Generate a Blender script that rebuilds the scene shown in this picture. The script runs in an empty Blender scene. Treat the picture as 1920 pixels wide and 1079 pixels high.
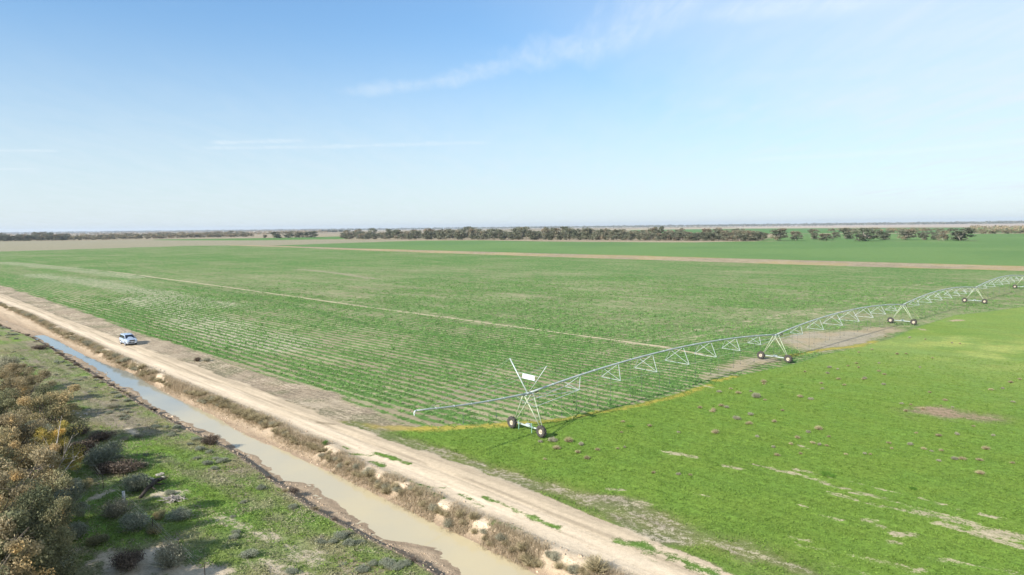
import bpy, math, random
import numpy as np
rng = np.random.default_rng(7)
random.seed(7)
C = bpy.context.scene.collection
scene = bpy.context.scene

# ------------------------------------------------------------------ camera
F, CX, CY, CAMZ = 1250.0, 960.0, 539.5, 21.0
PITCH, ROLL = math.radians(5.15), math.radians(-0.63)
def _rx(a): c, s = math.cos(a), math.sin(a); return np.array([[1,0,0],[0,c,-s],[0,s,c]])
def _rz(a): c, s = math.cos(a), math.sin(a); return np.array([[c,-s,0],[s,c,0],[0,0,1]])
CAMR = _rx(math.pi/2 - PITCH) @ _rz(ROLL)
def at(px, py, z=0.0):
    """point of the place seen at a photo pixel, on the level z"""
    d = CAMR @ np.array([(px-CX)/F, (CY-py)/F, -1.0])
    t = (z - CAMZ)/d[2]
    return np.array([d[0]*t, d[1]*t, z])
def direction(px, py):
    d = CAMR @ np.array([(px-CX)/F, (CY-py)/F, -1.0]); return d/np.linalg.norm(d)
from mathutils import Matrix, Vector
cam = bpy.data.cameras.new('camera'); camo = bpy.data.objects.new('camera', cam); C.objects.link(camo)
cam.sensor_width = 36; cam.lens = 36*F/1920; cam.clip_end = 60000; cam.clip_start = .1
camo.matrix_world = Matrix.Translation((0,0,CAMZ)) @ Matrix(CAMR.tolist()).to_4x4()
scene.camera = camo
HAZE = True

# ------------------------------------------------------------------ object helpers
def tag(o, label=None, cat=None, group=None, kind=None):
    if label: o['label'] = label
    if cat: o['category'] = cat
    if group: o['group'] = group
    if kind: o['kind'] = kind
    return o
def empty(name, loc=(0,0,0), rz=0):
    o = bpy.data.objects.new(name, None); C.objects.link(o); o.location = loc; o.rotation_euler.z = rz
    o.empty_display_size = .2
    return o
class QM:
    """collects quads / triangles with tint and material index, builds ONE mesh object"""
    def __init__(s): s.v=[]; s.f=[]; s.t=[]; s.m=[]; s.n=0
    def add(s, v, f, tint=.5, mi=0):
        v = np.asarray(v, float); f = np.asarray(f, int)
        s.v.append(v); s.f.append(f+s.n); s.m.append(np.full(len(f), mi))
        s.t.append(np.broadcast_to(np.asarray(tint, float), (len(v),)).copy()); s.n += len(v)
    def tube(s, pts, rad, sides=8, mi=0, cap=True, tint=.5):
        P = np.asarray(pts, float); R = np.broadcast_to(np.asarray(rad, float), (len(P),))
        T = np.gradient(P, axis=0); T /= np.linalg.norm(T, axis=1)[:,None]+1e-9
        ref = np.array([0,0,1.]) if abs(T[0][2]) < .9 else np.array([1.,0,0])
        V = []
        for p, t, r in zip(P, T, R):
            a = np.cross(t, ref); a /= np.linalg.norm(a)+1e-9; b = np.cross(t, a)
            for k in range(sides):
                an = 2*math.pi*k/sides; V.append(p + r*(math.cos(an)*a + math.sin(an)*b))
        Fc = []
        for i in range(len(P)-1):
            for k in range(sides):
                k2 = (k+1) % sides
                Fc.append((i*sides+k, i*sides+k2, (i+1)*sides+k2, (i+1)*sides+k))
        if cap:
            n = len(V); V.append(P[0]); V.append(P[-1]); e = (len(P)-1)*sides
            for k in range(sides):
                k2 = (k+1) % sides
                Fc.append((n, k2, k, k)); Fc.append((n+1, e+k, e+k2, e+k2))
        s.add(V, Fc, tint, mi)
    def box(s, c, size, ax=None, mi=0, taper=1.0):
        c = np.asarray(c, float); hx, hy, hz = np.asarray(size)/2
        A = np.eye(3) if ax is None else np.asarray(ax, float)
        V = []
        for z in (-1, 1):
            k = 1 if z < 0 else taper
            for x, y in ((-1,-1),(1,-1),(1,1),(-1,1)):
                V.append(c + A[0]*x*hx*k + A[1]*y*hy*k + A[2]*z*hz)
        s.add(V, [(0,3,2,1),(4,5,6,7),(0,1,5,4),(1,2,6,5),(2,3,7,6),(3,0,4,7)], .5, mi)
    def lathe(s, prof, axis_o, A, n=24, mi=0):
        """prof: (along axis, radius); A rows: axis, e1, e2"""
        V=[]; A = np.asarray(A, float)
        for a, r in prof:
            for k in range(n):
                an = 2*math.pi*k/n
                V.append(np.asarray(axis_o)+A[0]*a+r*(math.cos(an)*A[1]+math.sin(an)*A[2]))
        Fc=[]
        for i in range(len(prof)-1):
            for k in range(n):
                k2=(k+1)%n; Fc.append((i*n+k,i*n+k2,(i+1)*n+k2,(i+1)*n+k))
        s.add(V,Fc,.5,mi)
    def mesh(s, name, mats, smooth=False):
        me = bpy.data.meshes.new(name)
        V = np.concatenate(s.v); Fq = np.concatenate(s.f); T = np.concatenate(s.t); MI = np.concatenate(s.m)
        tri = Fq[:,2] == Fq[:,3]
        tot = np.where(tri, 3, 4); st = np.concatenate(([0], np.cumsum(tot)[:-1]))
        keep = np.ones(Fq.shape, bool); keep[tri,3] = False
        me.vertices.add(len(V)); me.vertices.foreach_set('co', V.astype(np.float32).ravel())
        li = Fq[keep]
        me.loops.add(len(li)); me.loops.foreach_set('vertex_index', li.astype(np.int32))
        me.polygons.add(len(Fq)); me.polygons.foreach_set('loop_start', st.astype(np.int32))
        me.polygons.foreach_set('material_index', MI.astype(np.int32))
        me.polygons.foreach_set('use_smooth', np.full(len(Fq), smooth))
        me.update(calc_edges=True)
        a = me.attributes.new('tint', 'FLOAT', 'POINT'); a.data.foreach_set('value', T.astype(np.float32))
        for m in (mats if isinstance(mats, (list, tuple)) else [mats]): me.materials.append(m)
        me.validate()
        return me
    def build(s, name, mats, parent=None, smooth=False):
        o = bpy.data.objects.new(name, s.mesh(name, mats, smooth)); C.objects.link(o)
        if parent: o.parent = parent
        return o
def copy_tree(o, parent=None):
    c = o.copy(); C.objects.link(c); c.parent = parent
    for ch in list(o.children): copy_tree(ch, c)
    return c

# ------------------------------------------------------------------ numpy noise
def _hash(ix, iy, seed):
    h = (ix.astype(np.int64)*374761393 + iy.astype(np.int64)*668265263 + seed*974711) & 0x7fffffff
    h = ((h ^ (h >> 13))*1274126177) & 0x7fffffff
    return ((h ^ (h >> 16)) & 0xffff)/65535.0
def vnoise(x, y, seed=0):
    ix = np.floor(x); iy = np.floor(y); fx = x-ix; fy = y-iy
    fx = fx*fx*(3-2*fx); fy = fy*fy*(3-2*fy)
    a=_hash(ix,iy,seed); b=_hash(ix+1,iy,seed); c=_hash(ix,iy+1,seed); d=_hash(ix+1,iy+1,seed)
    return (a*(1-fx)+b*fx)*(1-fy)+(c*(1-fx)+d*fx)*fy
def fbm(x, y, scale, octs=4, seed=0):
    x = x/scale; y = y/scale; s=0; w=1; t=0
    for k in range(octs):
        s = s + w*vnoise(x, y, seed+k*17); t += w; w *= .5; x = x*2.03+11.3; y = y*2.03-7.1
    return s/t
def sst(a, b, x):
    t = np.clip((x-a)/(b-a), 0, 1); return t*t*(3-2*t)

# ------------------------------------------------------------------ material helpers
class NT:
    def __init__(s, name):
        s.mat = bpy.data.materials.new(name); s.mat.use_nodes = True
        s.t = s.mat.node_tree; s.t.nodes.clear()
        s.out = s.t.nodes.new('ShaderNodeOutputMaterial')
    def n(s, typ, **kw):
        nd = s.t.nodes.new(typ)
        for k, v in kw.items(): setattr(nd, k, v)
        return nd
    def set(s, sock, v):
        if isinstance(v, bpy.types.NodeSocket): s.t.links.new(v, sock)
        elif v is not None:
            if isinstance(v, (tuple, list)) and len(v) == 3 and sock.type == 'RGBA': v = (*v, 1)
            sock.default_value = v
    def math(s, op, a, b=None, c=None, clamp=False):
        nd = s.n('ShaderNodeMath', operation=op, use_clamp=clamp)
        for i, v in enumerate((a, b, c)):
            if v is not None: s.set(nd.inputs[i], v)
        return nd.outputs[0]
    def vmath(s, op, a, b=None):
        nd = s.n('ShaderNodeVectorMath', operation=op); s.set(nd.inputs[0], a)
        if b is not None: s.set(nd.inputs[3] if op == 'SCALE' else nd.inputs[1], b)
        return nd.outputs['Value'] if op in ('DOT_PRODUCT','LENGTH','DISTANCE') else nd.outputs[0]
    def noise(s, vec, scale, detail=4, rough=.55, dist=0):
        nd = s.n('ShaderNodeTexNoise'); s.set(nd.inputs['Vector'], vec)
        nd.inputs['Scale'].default_value = scale; nd.inputs['Detail'].default_value = detail
        nd.inputs['Roughness'].default_value = rough; nd.inputs['Distortion'].default_value = dist
        return nd.outputs['Fac']
    def ramp(s, x, a, b, lo=0., hi=1.):
        nd = s.n('ShaderNodeMapRange', interpolation_type='SMOOTHSTEP'); s.set(nd.inputs[0], x)
        for i, v in enumerate((a, b, lo, hi)): s.set(nd.inputs[i+1], v)
        return nd.outputs[0]
    def mix(s, f, a, b, mode='MIX'):
        nd = s.n('ShaderNodeMix', data_type='RGBA', blend_type=mode); s.set(nd.inputs[0], f)
        s.set(nd.inputs[6], a); s.set(nd.inputs[7], b); return nd.outputs[2]
    def attr(s, name):
        return s.n('ShaderNodeAttribute', attribute_name=name)
    def map(s, vec, scale=(1,1,1), rot=(0,0,0)):
        nd = s.n('ShaderNodeMapping'); s.set(nd.inputs[0], vec)
        nd.inputs['Rotation'].default_value = rot; nd.inputs['Scale'].default_value = scale
        return nd.outputs[0]
    def bump(s, h, strength=.5, dist=.05):
        nd = s.n('ShaderNodeBump'); s.set(nd.inputs['Height'], h); s.set(nd.inputs['Strength'], strength)
        nd.inputs['Distance'].default_value = dist; return nd.outputs[0]
    def prin(s, col, rough=.8, metal=0, normal=None, spec=.3, **kw):
        b = s.n('ShaderNodeBsdfPrincipled'); s.set(b.inputs['Base Color'], col); s.set(b.inputs['Roughness'], rough)
        s.set(b.inputs['Metallic'], metal); b.inputs['Specular IOR Level'].default_value = spec
        if normal is not None: s.set(b.inputs['Normal'], normal)
        for k, v in kw.items(): s.set(b.inputs[k.replace('_',' ')], v)
        s.t.links.new(b.outputs[0], s.out.inputs['Surface']); return b
def simple(name, col, rough=.6, metal=0, var=.25, scale=3., spec=.4, dirt=None, **kw):
    m = NT(name); tc = m.n('ShaderNodeTexCoord').outputs['Object']
    n = m.noise(tc, scale, 5)
    c = m.mix(m.ramp(n, .3, .7), tuple(x*(1-var) for x in col), tuple(min(1, x*(1+var)) for x in col))
    if dirt: c = m.mix(m.ramp(m.noise(tc, scale*2.7, 6, .65), .5, .72), c, dirt)
    m.prin(c, m.ramp(n, 0, 1, rough*.85, min(1, rough*1.15)), metal, spec=spec, **kw); return m.mat
def leafy(name, a, b, c=None, trans=.33, spec=.15, rough=.7, patch=.6):
    """foliage / twig material: tint attribute + patches + per-object variation"""
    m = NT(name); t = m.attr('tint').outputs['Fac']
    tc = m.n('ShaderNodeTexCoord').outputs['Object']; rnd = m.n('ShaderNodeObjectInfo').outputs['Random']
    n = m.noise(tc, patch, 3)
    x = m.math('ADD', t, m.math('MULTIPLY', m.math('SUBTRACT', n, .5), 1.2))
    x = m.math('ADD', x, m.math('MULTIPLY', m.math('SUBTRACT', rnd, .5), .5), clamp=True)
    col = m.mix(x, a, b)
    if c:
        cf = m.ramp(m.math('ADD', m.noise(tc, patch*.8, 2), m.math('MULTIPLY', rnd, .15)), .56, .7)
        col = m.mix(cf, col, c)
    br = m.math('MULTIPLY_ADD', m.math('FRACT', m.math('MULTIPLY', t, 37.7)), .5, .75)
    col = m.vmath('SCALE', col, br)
    b = m.prin(col, rough, 0, spec=spec)
    if trans:
        tr = m.n('ShaderNodeBsdfTranslucent'); m.set(tr.inputs[0], col)
        mx = m.n('ShaderNodeMixShader'); mx.inputs[0].default_value = trans
        m.t.links.new(b.outputs[0], mx.inputs[1]); m.t.links.new(tr.outputs[0], mx.inputs[2])
        m.t.links.new(mx.outputs[0], m.out.inputs['Surface'])
    return m.mat
# ------------------------------------------------------------------ the land
RD = np.array([-math.sin(math.radians(45.0)), math.cos(math.radians(45.0))])      # along the road, away from the camera
RN = np.array([RD[1], -RD[0]])                                                     # across, towards the fields
def su(p): return np.array([p[0]*RD[0]+p[1]*RD[1], p[0]*RN[0]+p[1]*RN[1]])
def feature(pts, z):
    a = np.array([su(at(x, y, z)) for x, y in pts]); a = a[np.argsort(a[:,0])]
    return a[:,0], a[:,1]
WATER = -1.0
fR = feature([(0,551),(60,574),(125,600),(200,627),(275,655),(400,700),(480,729),(554,760),(640,794),(735,829),(860,871),(981,916),(1074,955),(1155,986),(1240,1022),(1352,1067),(1375,1079)], 0)
fL = feature([(0,567),(50,585),(112,615),(162,636),(237,672),(312,705),(375,730),(448,760),(510,784),(557,810),(605,825),(646,852),(720,884),(776,908),(860,950),(930,978),(987,1004),(1029,1022),(1085,1042),(1130,1060),(1165,1079)], .5)
fWR = feature([(0,600),(75,626),(105,637),(155,665),(207,687),(250,700),(300,732),(350,757),(398,778),(454,813),(513,837),(602,878),(676,911),(735,940),(794,973),(860,1003),(944,1042),(1012,1079)], WATER)
fWL = feature([(0,606),(66,631),(107,655),(155,675),(195,700),(225,722),(262,735),(277,757),(310,770),(353,792),(385,808),(412,816),(439,840),(489,857),(497,876),(534,902),(587,908),(605,931),(661,964),(699,993),(720,1011),(764,1020),(823,1032),(841,1055),(862,1069),(870,1079)], WATER)
fC = feature([(0,611),(50,629),(90,650),(120,672),(175,704),(220,732),(251,752),(306,784),(366,813),(425,841),(470,872),(504,899),(545,928),(587,958),(646,987),(690,1011),(735,1032),(794,1064),(815,1079)], -.25)
def fe(f, s): return np.interp(s, f[0], f[1])
RDX = math.radians(45.9)
ROWD = np.array([-math.sin(RDX), math.cos(RDX)]); ROWN = np.array([ROWD[1], -ROWD[0]])
ROWSP = 1.62
sEND = su(at(66,630,WATER))[0]
def height(x, y, fine=True):
    x = np.asarray(x, float); y = np.asarray(y, float)
    s = x*RD[0]+y*RD[1]; u = x*RN[0]+y*RN[1]
    uR, uL, uWR, uWL, uC = (fe(f, s) for f in (fR, fL, fWR, fWL, fC))
    wob = (fbm(x, y, 1.5, 3, 3)-.5)
    uWR2 = uWR + wob*.5; uWL2 = uWL + wob*1.0
    field = -.06 + .12*(fbm(x, y, 14, 3, 5)-.5)
    road = .03*(fbm(x, y, 3, 3, 8)-.5)+ .12*np.exp(-((u-uL-.6)/.45)**2)
    for c in (.33, .62): road = road - .035*np.exp(-((u-(uR*(1-c)+uL*c))/.22)**2)
    t = np.clip((u-uWR2)/np.maximum(uL-uWR2, .3), 0, 1)
    bank = WATER + (-WATER)*(.25*t+.75*t**1.6) + .22*(fbm(x, y, .5, 3, 21)-.5)*np.sin(t*math.pi)**.5*(t>0)
    mid = (uWR2+uWL2)/2
    inw = np.minimum(uWR2-u, u-uWL2)
    bed = WATER - .4*sst(0, 1.2, inw)
    bed = np.where(s > sEND, np.maximum(bed, WATER+.05+.12*(fbm(x, y, 3, 3, 31)-.42)), bed)
    t2 = np.clip((uWL2-u)/np.maximum(uWL2-uC, .3), 0, 1)
    lb = WATER + .12*t2 + .63*sst(.45, 1, t2) + .2*(fbm(x, y, .45, 3, 23)-.5)*np.sin(t2*math.pi)
    left = -.25 + .35*sst(0, 9, uC-u) + .35*(fbm(x, y, 7, 4, 9)-.5)*sst(0, 3, uC-u) + .12*(fbm(x, y, .9, 2, 19)-.5)*sst(0,1,uC-u)
    h = np.where(u > uR, field*sst(0, 1.5, u-uR)+(1-sst(0,1.5,u-uR))*road, road)
    h = np.where(u < uL, bank, h); h = np.where(u < uWR2, bed, h); h = np.where(u < uWL2, lb, h); h = np.where(u < uC, left, h)
    return h
def ground_at(px, py, z=0.):
    p = at(px, py, z)
    for _ in range(4): p = at(px, py, float(height(p[0], p[1])))
    return p

def grow(a, b, step, g, mx=1e9):
    out = [a]
    while out[-1] < b: out.append(out[-1]+step); step = min(step*g, mx)
    return out
sl = list(np.arange(-60, 8, 3.)) + list(np.arange(8, 110, .30))
sl += grow(sl[-1]+.34, 15000, .34, 1.018)
ul = list(np.arange(-60, 0, 3.)) + list(np.arange(0, 16, .5)) + list(np.arange(16, 42, .21)) + list(np.arange(42, 90, .42))
ul += grow(ul[-1]+.44, 15000, .44, 1.016)
SL = np.array(sl); UL = np.array(ul)
NS, NU = len(SL), len(UL); print('grid', NS, NU)
S, U = np.meshgrid(SL, UL, indexing='ij')
X = S*RD[0]+U*RN[0]; Y = S*RD[1]+U*RN[1]
X = X.ravel(); Y = Y.ravel(); S = S.ravel(); U = U.ravel()
Z = height(X, Y)
uR, uL, uWR, uWL, uC = (fe(f, S) for f in (fR, fL, fWR, fWL, fC))
NV = len(X)
def poly_sd(P, x=None, y=None):
    """signed distance, positive inside, to a polygon of world points"""
    x = X if x is None else x; y = Y if y is None else y
    P = np.asarray(P)[:, :2]; d2 = np.full(len(x), 1e18); ins = np.zeros(len(x), bool)
    for i in range(len(P)):
        a, b = P[i], P[(i+1) % len(P)]; e = b-a; L = e@e+1e-12
        t = np.clip(((x-a[0])*e[0]+(y-a[1])*e[1])/L, 0, 1)
        d2 = np.minimum(d2, (x-a[0]-t*e[0])**2+(y-a[1]-t*e[1])**2)
        c = ((a[1] > y) != (b[1] > y)); dy = b[1]-a[1] if abs(b[1]-a[1]) > 1e-9 else 1e-9
        ins ^= c & (x < (b[0]-a[0])*(y-a[1])/dy+a[0])
    d = np.sqrt(d2); return np.where(ins, d, -d)
def line_d(P, x=None, y=None):
    x = X if x is None else x; y = Y if y is None else y
    P = np.asarray(P)[:, :2]; d2 = np.full(len(x), 1e18)
    for a, b in zip(P[:-1], P[1:]):
        e = b-a; L = e@e+1e-12
        t = np.clip(((x-a[0])*e[0]+(y-a[1])*e[1])/L, 0, 1)
        d2 = np.minimum(d2, (x-a[0]-t*e[0])**2+(y-a[1]-t*e[1])**2)
    return np.sqrt(d2)
def W(pts, z=0.): return [at(x, y, z) for x, y in pts]
cover = np.zeros((NV,3)); soil = np.zeros((NV,3)); bias = np.zeros(NV); crop = np.zeros(NV); rough = np.full(NV, .4)
def layer(m, cov=None, so=None, bi=None, cr=None, ro=None):
    m = np.clip(m, 0, 1)
    if cov is not None: cover[:] = cover*(1-m[:,None])+np.asarray(cov)*m[:,None]
    if so is not None: soil[:] = soil*(1-m[:,None])+np.asarray(so)*m[:,None]
    for arr, v in ((bias, bi), (crop, cr), (rough, ro)):
        if v is not None: arr[:] = arr*(1-m)+v*m
DIST = np.hypot(X, Y)
def lerp(a, b, t): return np.asarray(a)[None,:]*(1-t[:,None])+np.asarray(b)[None,:]*t[:,None]

SAND=(.58,.50,.37); TAN=(.36,.29,.19); FAWN=(.30,.26,.165); EARTH=(.25,.195,.135)
GRASS=(.130,.218,.034); CROPG=(.088,.182,.042); OLIVE=(.13,.155,.05)
# plains far away
layer(np.ones(NV), lerp((.15,.15,.08),(.20,.17,.11), sst(.4,.6,fbm(X,Y,900,4,41))), TAN, .0+.5*(fbm(X,Y,700,3,43)-.5), 0, .3)
tn = fbm(X, Y, 2600, 3, 44)
layer(sst(.52,.56,tn)*sst(1500,2500,DIST), FAWN, (.42,.35,.25), .2)
def zone(px, width, **kw):
    sd = poly_sd(W(px)); n = (fbm(X, Y, max(width*3, 2), 3, 61)-.5)*width*2
    layer(sst(-width, width, sd+n), **kw); return sd
zone([(1380,424),(1650,421.8),(2100,418.5),(2100,425),(1650,426.5),(1380,427.5)], 30, cov=(.36,.30,.23), so=(.42,.35,.28), bi=.2)
zone([(1180,431.5),(1400,429),(1920,426.8),(2100,426),(2100,436),(1470,438),(1330,441),(1200,440)], 10, cov=(.085,.18,.05), so=FAWN, bi=-.6)
zone([(290,449.5),(480,447.0),(600,444.6),(645,443.5),(655,448.6),(480,451),(290,452)], 4, cov=(.085,.18,.04), so=FAWN, bi=-.6)
zone([(-300,457),(0,454),(250,450.5),(350,451),(480,451),(700,450.5),(770,451),(605,457.5),(500,460.3),(430,460.5),(350,461),(200,466),(0,472),(-300,478)], 3, cov=(.21,.21,.115), so=(.30,.26,.18), bi=.05)
F2 = [(500,461.2),(605,457.4),(680,455),(780,451.6),(900,451),(1040,453.5),(1300,455),(1425,452),(1470,438.5),(1820,438.5),(2100,438),(2100,507),(1920,499.5),(1665,492.5),(1440,486.5),(1210,480),(960,473.6),(680,466.4),(540,462)]
sdF2 = zone(F2, 1.5, cov=lerp((.098,.185,.055),(.118,.205,.062), sst(.35,.65,fbm(X,Y,90,4,71))), so=FAWN, bi=-.95+.5*(fbm(X,Y,60,4,72)-.5))
# strip of tan farm track between the two crops
STRIP = [(430,459.2),(480,460.6),(540,462),(680,466.4),(960,473.6),(1210,480),(1440,486.5),(1665,492.5),(1920,499.5),(2100,507),(2100,517),(1920,508.5),(1440,494.5),(960,479.3),(680,469.7),(540,464),(430,460.6)]
CROP = [(-300,480),(0,472),(200,466),(350,461.2),(430,460.6),(540,464),(680,469.7),(960,479.3),(1440,494.5),(1920,508.5),(2100,517),(2100,560),(1920,575),(1850,585),(1790,591),(1720,613),(1672,634),(1584,657),(1540,666),(1490,682),(1420,697),(1340,712),(1320,721),(1270,738),(1180,762),(1100,775),(1040,788),(960,797),(860,804),(800,805),(770,797),(731,785),(680,764),(619,739),(556,720),(478,696),(375,660),(262,626),(150,583),(0,535),(-150,482)]
R_px = [(-150,487),(0,551),(60,574),(125,600),(200,627),(275,655),(400,700),(480,729),(554,760),(640,794),(735,829),(860,871),(981,916),(1074,955),(1155,986),(1240,1022),(1352,1067),(1375,1079),(1500,1300)]
PAST = [(2600,510),(2100,557),(1920,572),(1850,583),(1790,589),(1720,611),(1672,632),(1584,655),(1540,664),(1490,680),(1420,695),(1340,710),(1320,719),(1270,736),(1180,760),(1100,773),(1040,786),(960,795),(860,802),(770,806),(700,812),(700,830)] + R_px[10:] + [(2600,1400)]
far_i = sst(60, 260, DIST)
pn = fbm(X, Y, 22, 4, 81)
sdP = poly_sd(W(PAST))
gy = sst(.35,.7, pn)*.8*sst(70,170,DIST)      # paler yellower growth on the rise to the right
layer(sst(-.8,.3,sdP), lerp(GRASS, (.215,.285,.085), np.clip(gy+.6*sst(35,160,X),0,1)), (.40,.32,.20), -1.15+.35*(fbm(X,Y,9,4,82)-.5)+.25*(fbm(S*.15,U,1.6,4,85)-.5), 0, .75)
yl = line_d(W([(1860,650),(1920,665),(1990,660)]))
layer((1-sst(2,22,yl))*.6*sst(.4,.6,fbm(X,Y,5,4,83)), (.33,.36,.10))
# crop
sdC = poly_sd(W(CROP))
cn = fbm(X, Y, 30, 5, 91); cm = sst(-.5, .3, sdC)
Sw = X*ROWD[0]+Y*ROWD[1]; Uw = X*ROWN[0]+Y*ROWN[1]
stre = fbm(Sw*.12, Uw, 3.2, 4, 93)
cb = -.22+.75*(cn-.5)+.9*(stre-.5)
cb = cb + .02*sst(120,60,DIST)
layer(cm, lerp(CROPG,(.105,.195,.05), sst(.3,.7,cn)), lerp((.315,.28,.165),(.28,.235,.145), sst(.4,.6,fbm(X,Y,12,3,94))), np.clip(cb-.22*sst(150,420,DIST),-.75,.5), 1, .8)
def stroke(px, w, soft=None, z=0, amt=1., nz=.5, **kw):
    d = line_d(W(px, z)); soft = soft or w*.7
    n = (fbm(X, Y, max(w*1.6,.7), 3, 101)-.5)*2*w*nz
    layer(amt*(1-sst(w-soft*.5, w+soft*.5, d+n)), **kw)
def bare(px, w, bi=.35, **kw): stroke(px, w, w*1.7, so=(.40,.335,.22), bi=bi*.2, **kw)
for P in ([(60,515),(180,530),(300,552),(420,575)], [(0,492),(120,503),(260,520)], [(260,560),(420,620),(520,650)]):
    stroke(P, 7, 8, bi=.12, so=(.42,.38,.27), amt=.7, ro=.6)
stroke([(560,505),(640,513),(700,523)], 2.2, bi=.35, so=FAWN)
stroke([(0,478),(120,480),(240,478)], 8, 8, bi=.15, amt=.5)
stroke([(200,508),(400,535),(700,577),(1000,617),(1240,650),(1330,668)], .42, .5, nz=.3, bi=.9, cr=0, so=(.46,.38,.25), ro=.3)
stroke([(0,462),(200,459),(430,460)], 3, 4, so=(.40,.33,.22), bi=.3, amt=.6)
stroke([(30,492),(200,508)], .5, .8, nz=.3, bi=.5, so=(.36,.29,.19), amt=.6)
stroke([(250,515),(420,546),(560,575),(700,612)], 1.0, 1., bi=-.6, cov=(.055,.125,.028), amt=.6)
for P in ([(1120,665),(1177,645),(1248,631),(1315,617),(1362,609)], [(1262,638),(1310,630),(1363,616)], [(1395,604),(1478,587),(1535,579),(1640,574)],
          [(1560,573),(1597,559),(1626,555)], [(1597,572),(1631,559),(1690,557)], [(1714,535),(1768,528)], [(1420,601),(1500,590),(1600,583)]):
    bare(P, .8, .25, cr=0, amt=.85)
B1 = [(1305,705),(1335,694),(1345,680),(1380,668),(1427,664),(1470,668),(1475,678),(1420,692),(1345,712),(1318,714)]
B2 = [(1441,636),(1496,618),(1556,620),(1600,614),(1665,609),(1710,612),(1690,630),(1672,636),(1584,658),(1540,664),(1500,660),(1462,648)]
for B in (B1, B2):
    sd = poly_sd(W(B)); n = (fbm(X,Y,3,4,111)-.5)*3
    layer(sst(-.3,3.6,sd+n*1.0), (.17,.18,.07), lerp((.34,.275,.175),(.33,.285,.205), sst(.4,.6,fbm(X,Y,5,3,112))), .30, 0, .7)
stroke([(1800,600),(1775,603)], 1.3, 3, so=(.38,.29,.19), bi=.25, cr=0); stroke([(1722,616),(1735,619)], 1.3, 3, so=(.38,.29,.19), bi=.25, cr=0)
# yellow flowering strip along the pasture's edge
def yellow(px, w, amt=.9): stroke(px, w, w*1.2, amt=amt, cov=(.36,.30,.06), bi=-.8, cr=0, nz=1.2)
yellow([(645,790),(700,800),(790,803),(860,800),(950,795)], .8, .6); yellow([(780,803),(860,801),(950,795),(1060,786),(1120,772),(1190,762),(1270,742),(1330,721)], .5, .7)
yellow([(1480,668),(1540,656),(1600,650),(1640,640)], .7, .7); yellow([(1345,712),(1375,706)], .5)
# verge of grey dead weeds between road and crop
VERGE = [(-150,487),(0,551),(60,574),(125,600),(200,627),(275,655),(400,700),(480,729),(554,760),(640,794),(662,798),(740,790),(731,785),(680,764),(619,739),(556,720),(478,696),(375,660),(262,626),(150,583),(0,535),(-150,480)]
sdV = poly_sd(W(VERGE))
vn = fbm(X,Y,4,4,121)
layer(sst(-.5,.5,sdV+(vn-.5)*4.5), lerp((.19,.175,.10),(.25,.20,.135), sst(.35,.65,vn)), lerp((.36,.29,.20),(.48,.39,.275), sst(.4,.65,fbm(X,Y,6,3,122))), .02+.5*(fbm(X,Y,8,3,123)-.5), 0, .9)
stroke([(655,797),(720,822),(800,842),(900,880),(1000,912)], 1.5, 2, cov=(.13,.16,.05), bi=-.15, so=(.34,.28,.2))
# pale and grey bare places in the pasture beside the road
for P, w in (([(985,905),(1010,913),(1050,918)],.8), ([(1040,916),(1090,935),(1130,945)],1.3), ([(1110,938),(1180,952),(1230,968)],1.2), ([(1150,965),(1210,985),(1250,998)],1.5),
             ([(1190,965),(1280,995),(1340,1012),(1420,1035)],1.0), ([(900,880),(960,893)],.8), ([(1240,1003),(1290,1010)],.7), ([(1440,1045),(1520,1075)],.6), ([(880,868),(900,872)],.6)):
    stroke(P, w, w*1.6, so=lerp((.36,.30,.22),(.45,.38,.28), sst(.4,.6,fbm(X,Y,2,3,131))), cov=(.16,.15,.085), bi=.25, nz=1.1)
stroke([(860,872),(1000,905),(1100,940),(1300,1000),(1500,1070)], 2.2, 3, cov=(.15,.18,.05), bi=-.35, amt=.6)
for P, w in (([(1408,868),(1450,878)],.28), ([(1448,878),(1500,889),(1543,902)],.42), ([(1490,878),(1545,890)],.32), ([(1555,893),(1572,896)],.3), ([(1594,900),(1613,906)],.32),
             ([(1545,905),(1620,923),(1700,945),(1760,962)],.34), ([(1550,920),(1611,937),(1655,950)],.36), ([(1590,921),(1640,930)],.3), ([(1655,945),(1720,962)],.3),
             ([(1720,955),(1790,972),(1850,990),(1930,1008)],.75), ([(1750,978),(1850,1003),(1930,1027)],.5), ([(1632,911),(1660,918)],.3), ([(1672,920),(1692,925)],.3), ([(1720,932),(1770,945)],.4),
             ([(1796,952),(1805,954)],.3), ([(1840,962),(1880,971)],.4), ([(1490,1017),(1560,1030),(1640,1050),(1690,1058)],.36), ([(1530,1055),(1570,1062),(1625,1074)],.4), ([(1420,1038),(1452,1046)],.3),
             ([(1243,846),(1270,850),(1303,857)],.5), ([(1358,872),(1388,879)],.4), ([(1195,942),(1212,944)],.4), ([(1500,945),(1520,950)],.3), ([(1535,964),(1582,974)],.3), ([(1617,973),(1640,974)],.4),
             ([(1645,983),(1658,987)],.3), ([(1680,999),(1716,1003)],.5), ([(1668,1015),(1688,1018)],.4), ([(1830,992),(1870,1003)],.4), ([(1868,1026),(1892,1031)],.4), ([(1480,1005),(1520,1013)],.3),
             ([(1750,1045),(1900,1070)],.35), ([(1700,1066),(1730,1069)],.4), ([(1830,1000),(1930,1030)],.4), ([(1300,925),(1330,930)],.25), ([(1140,916),(1170,918)],.3),
             ([(1495,833),(1513,839)],.35), ([(1310,720),(1335,726)],.5)):
    bare(P, w, .42, nz=.9)
stroke([(1748,773),(1780,778),(1822,783)], 2.2, 4, so=(.28,.20,.13), cov=(.17,.17,.08), bi=.12, nz=1.3)
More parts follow.
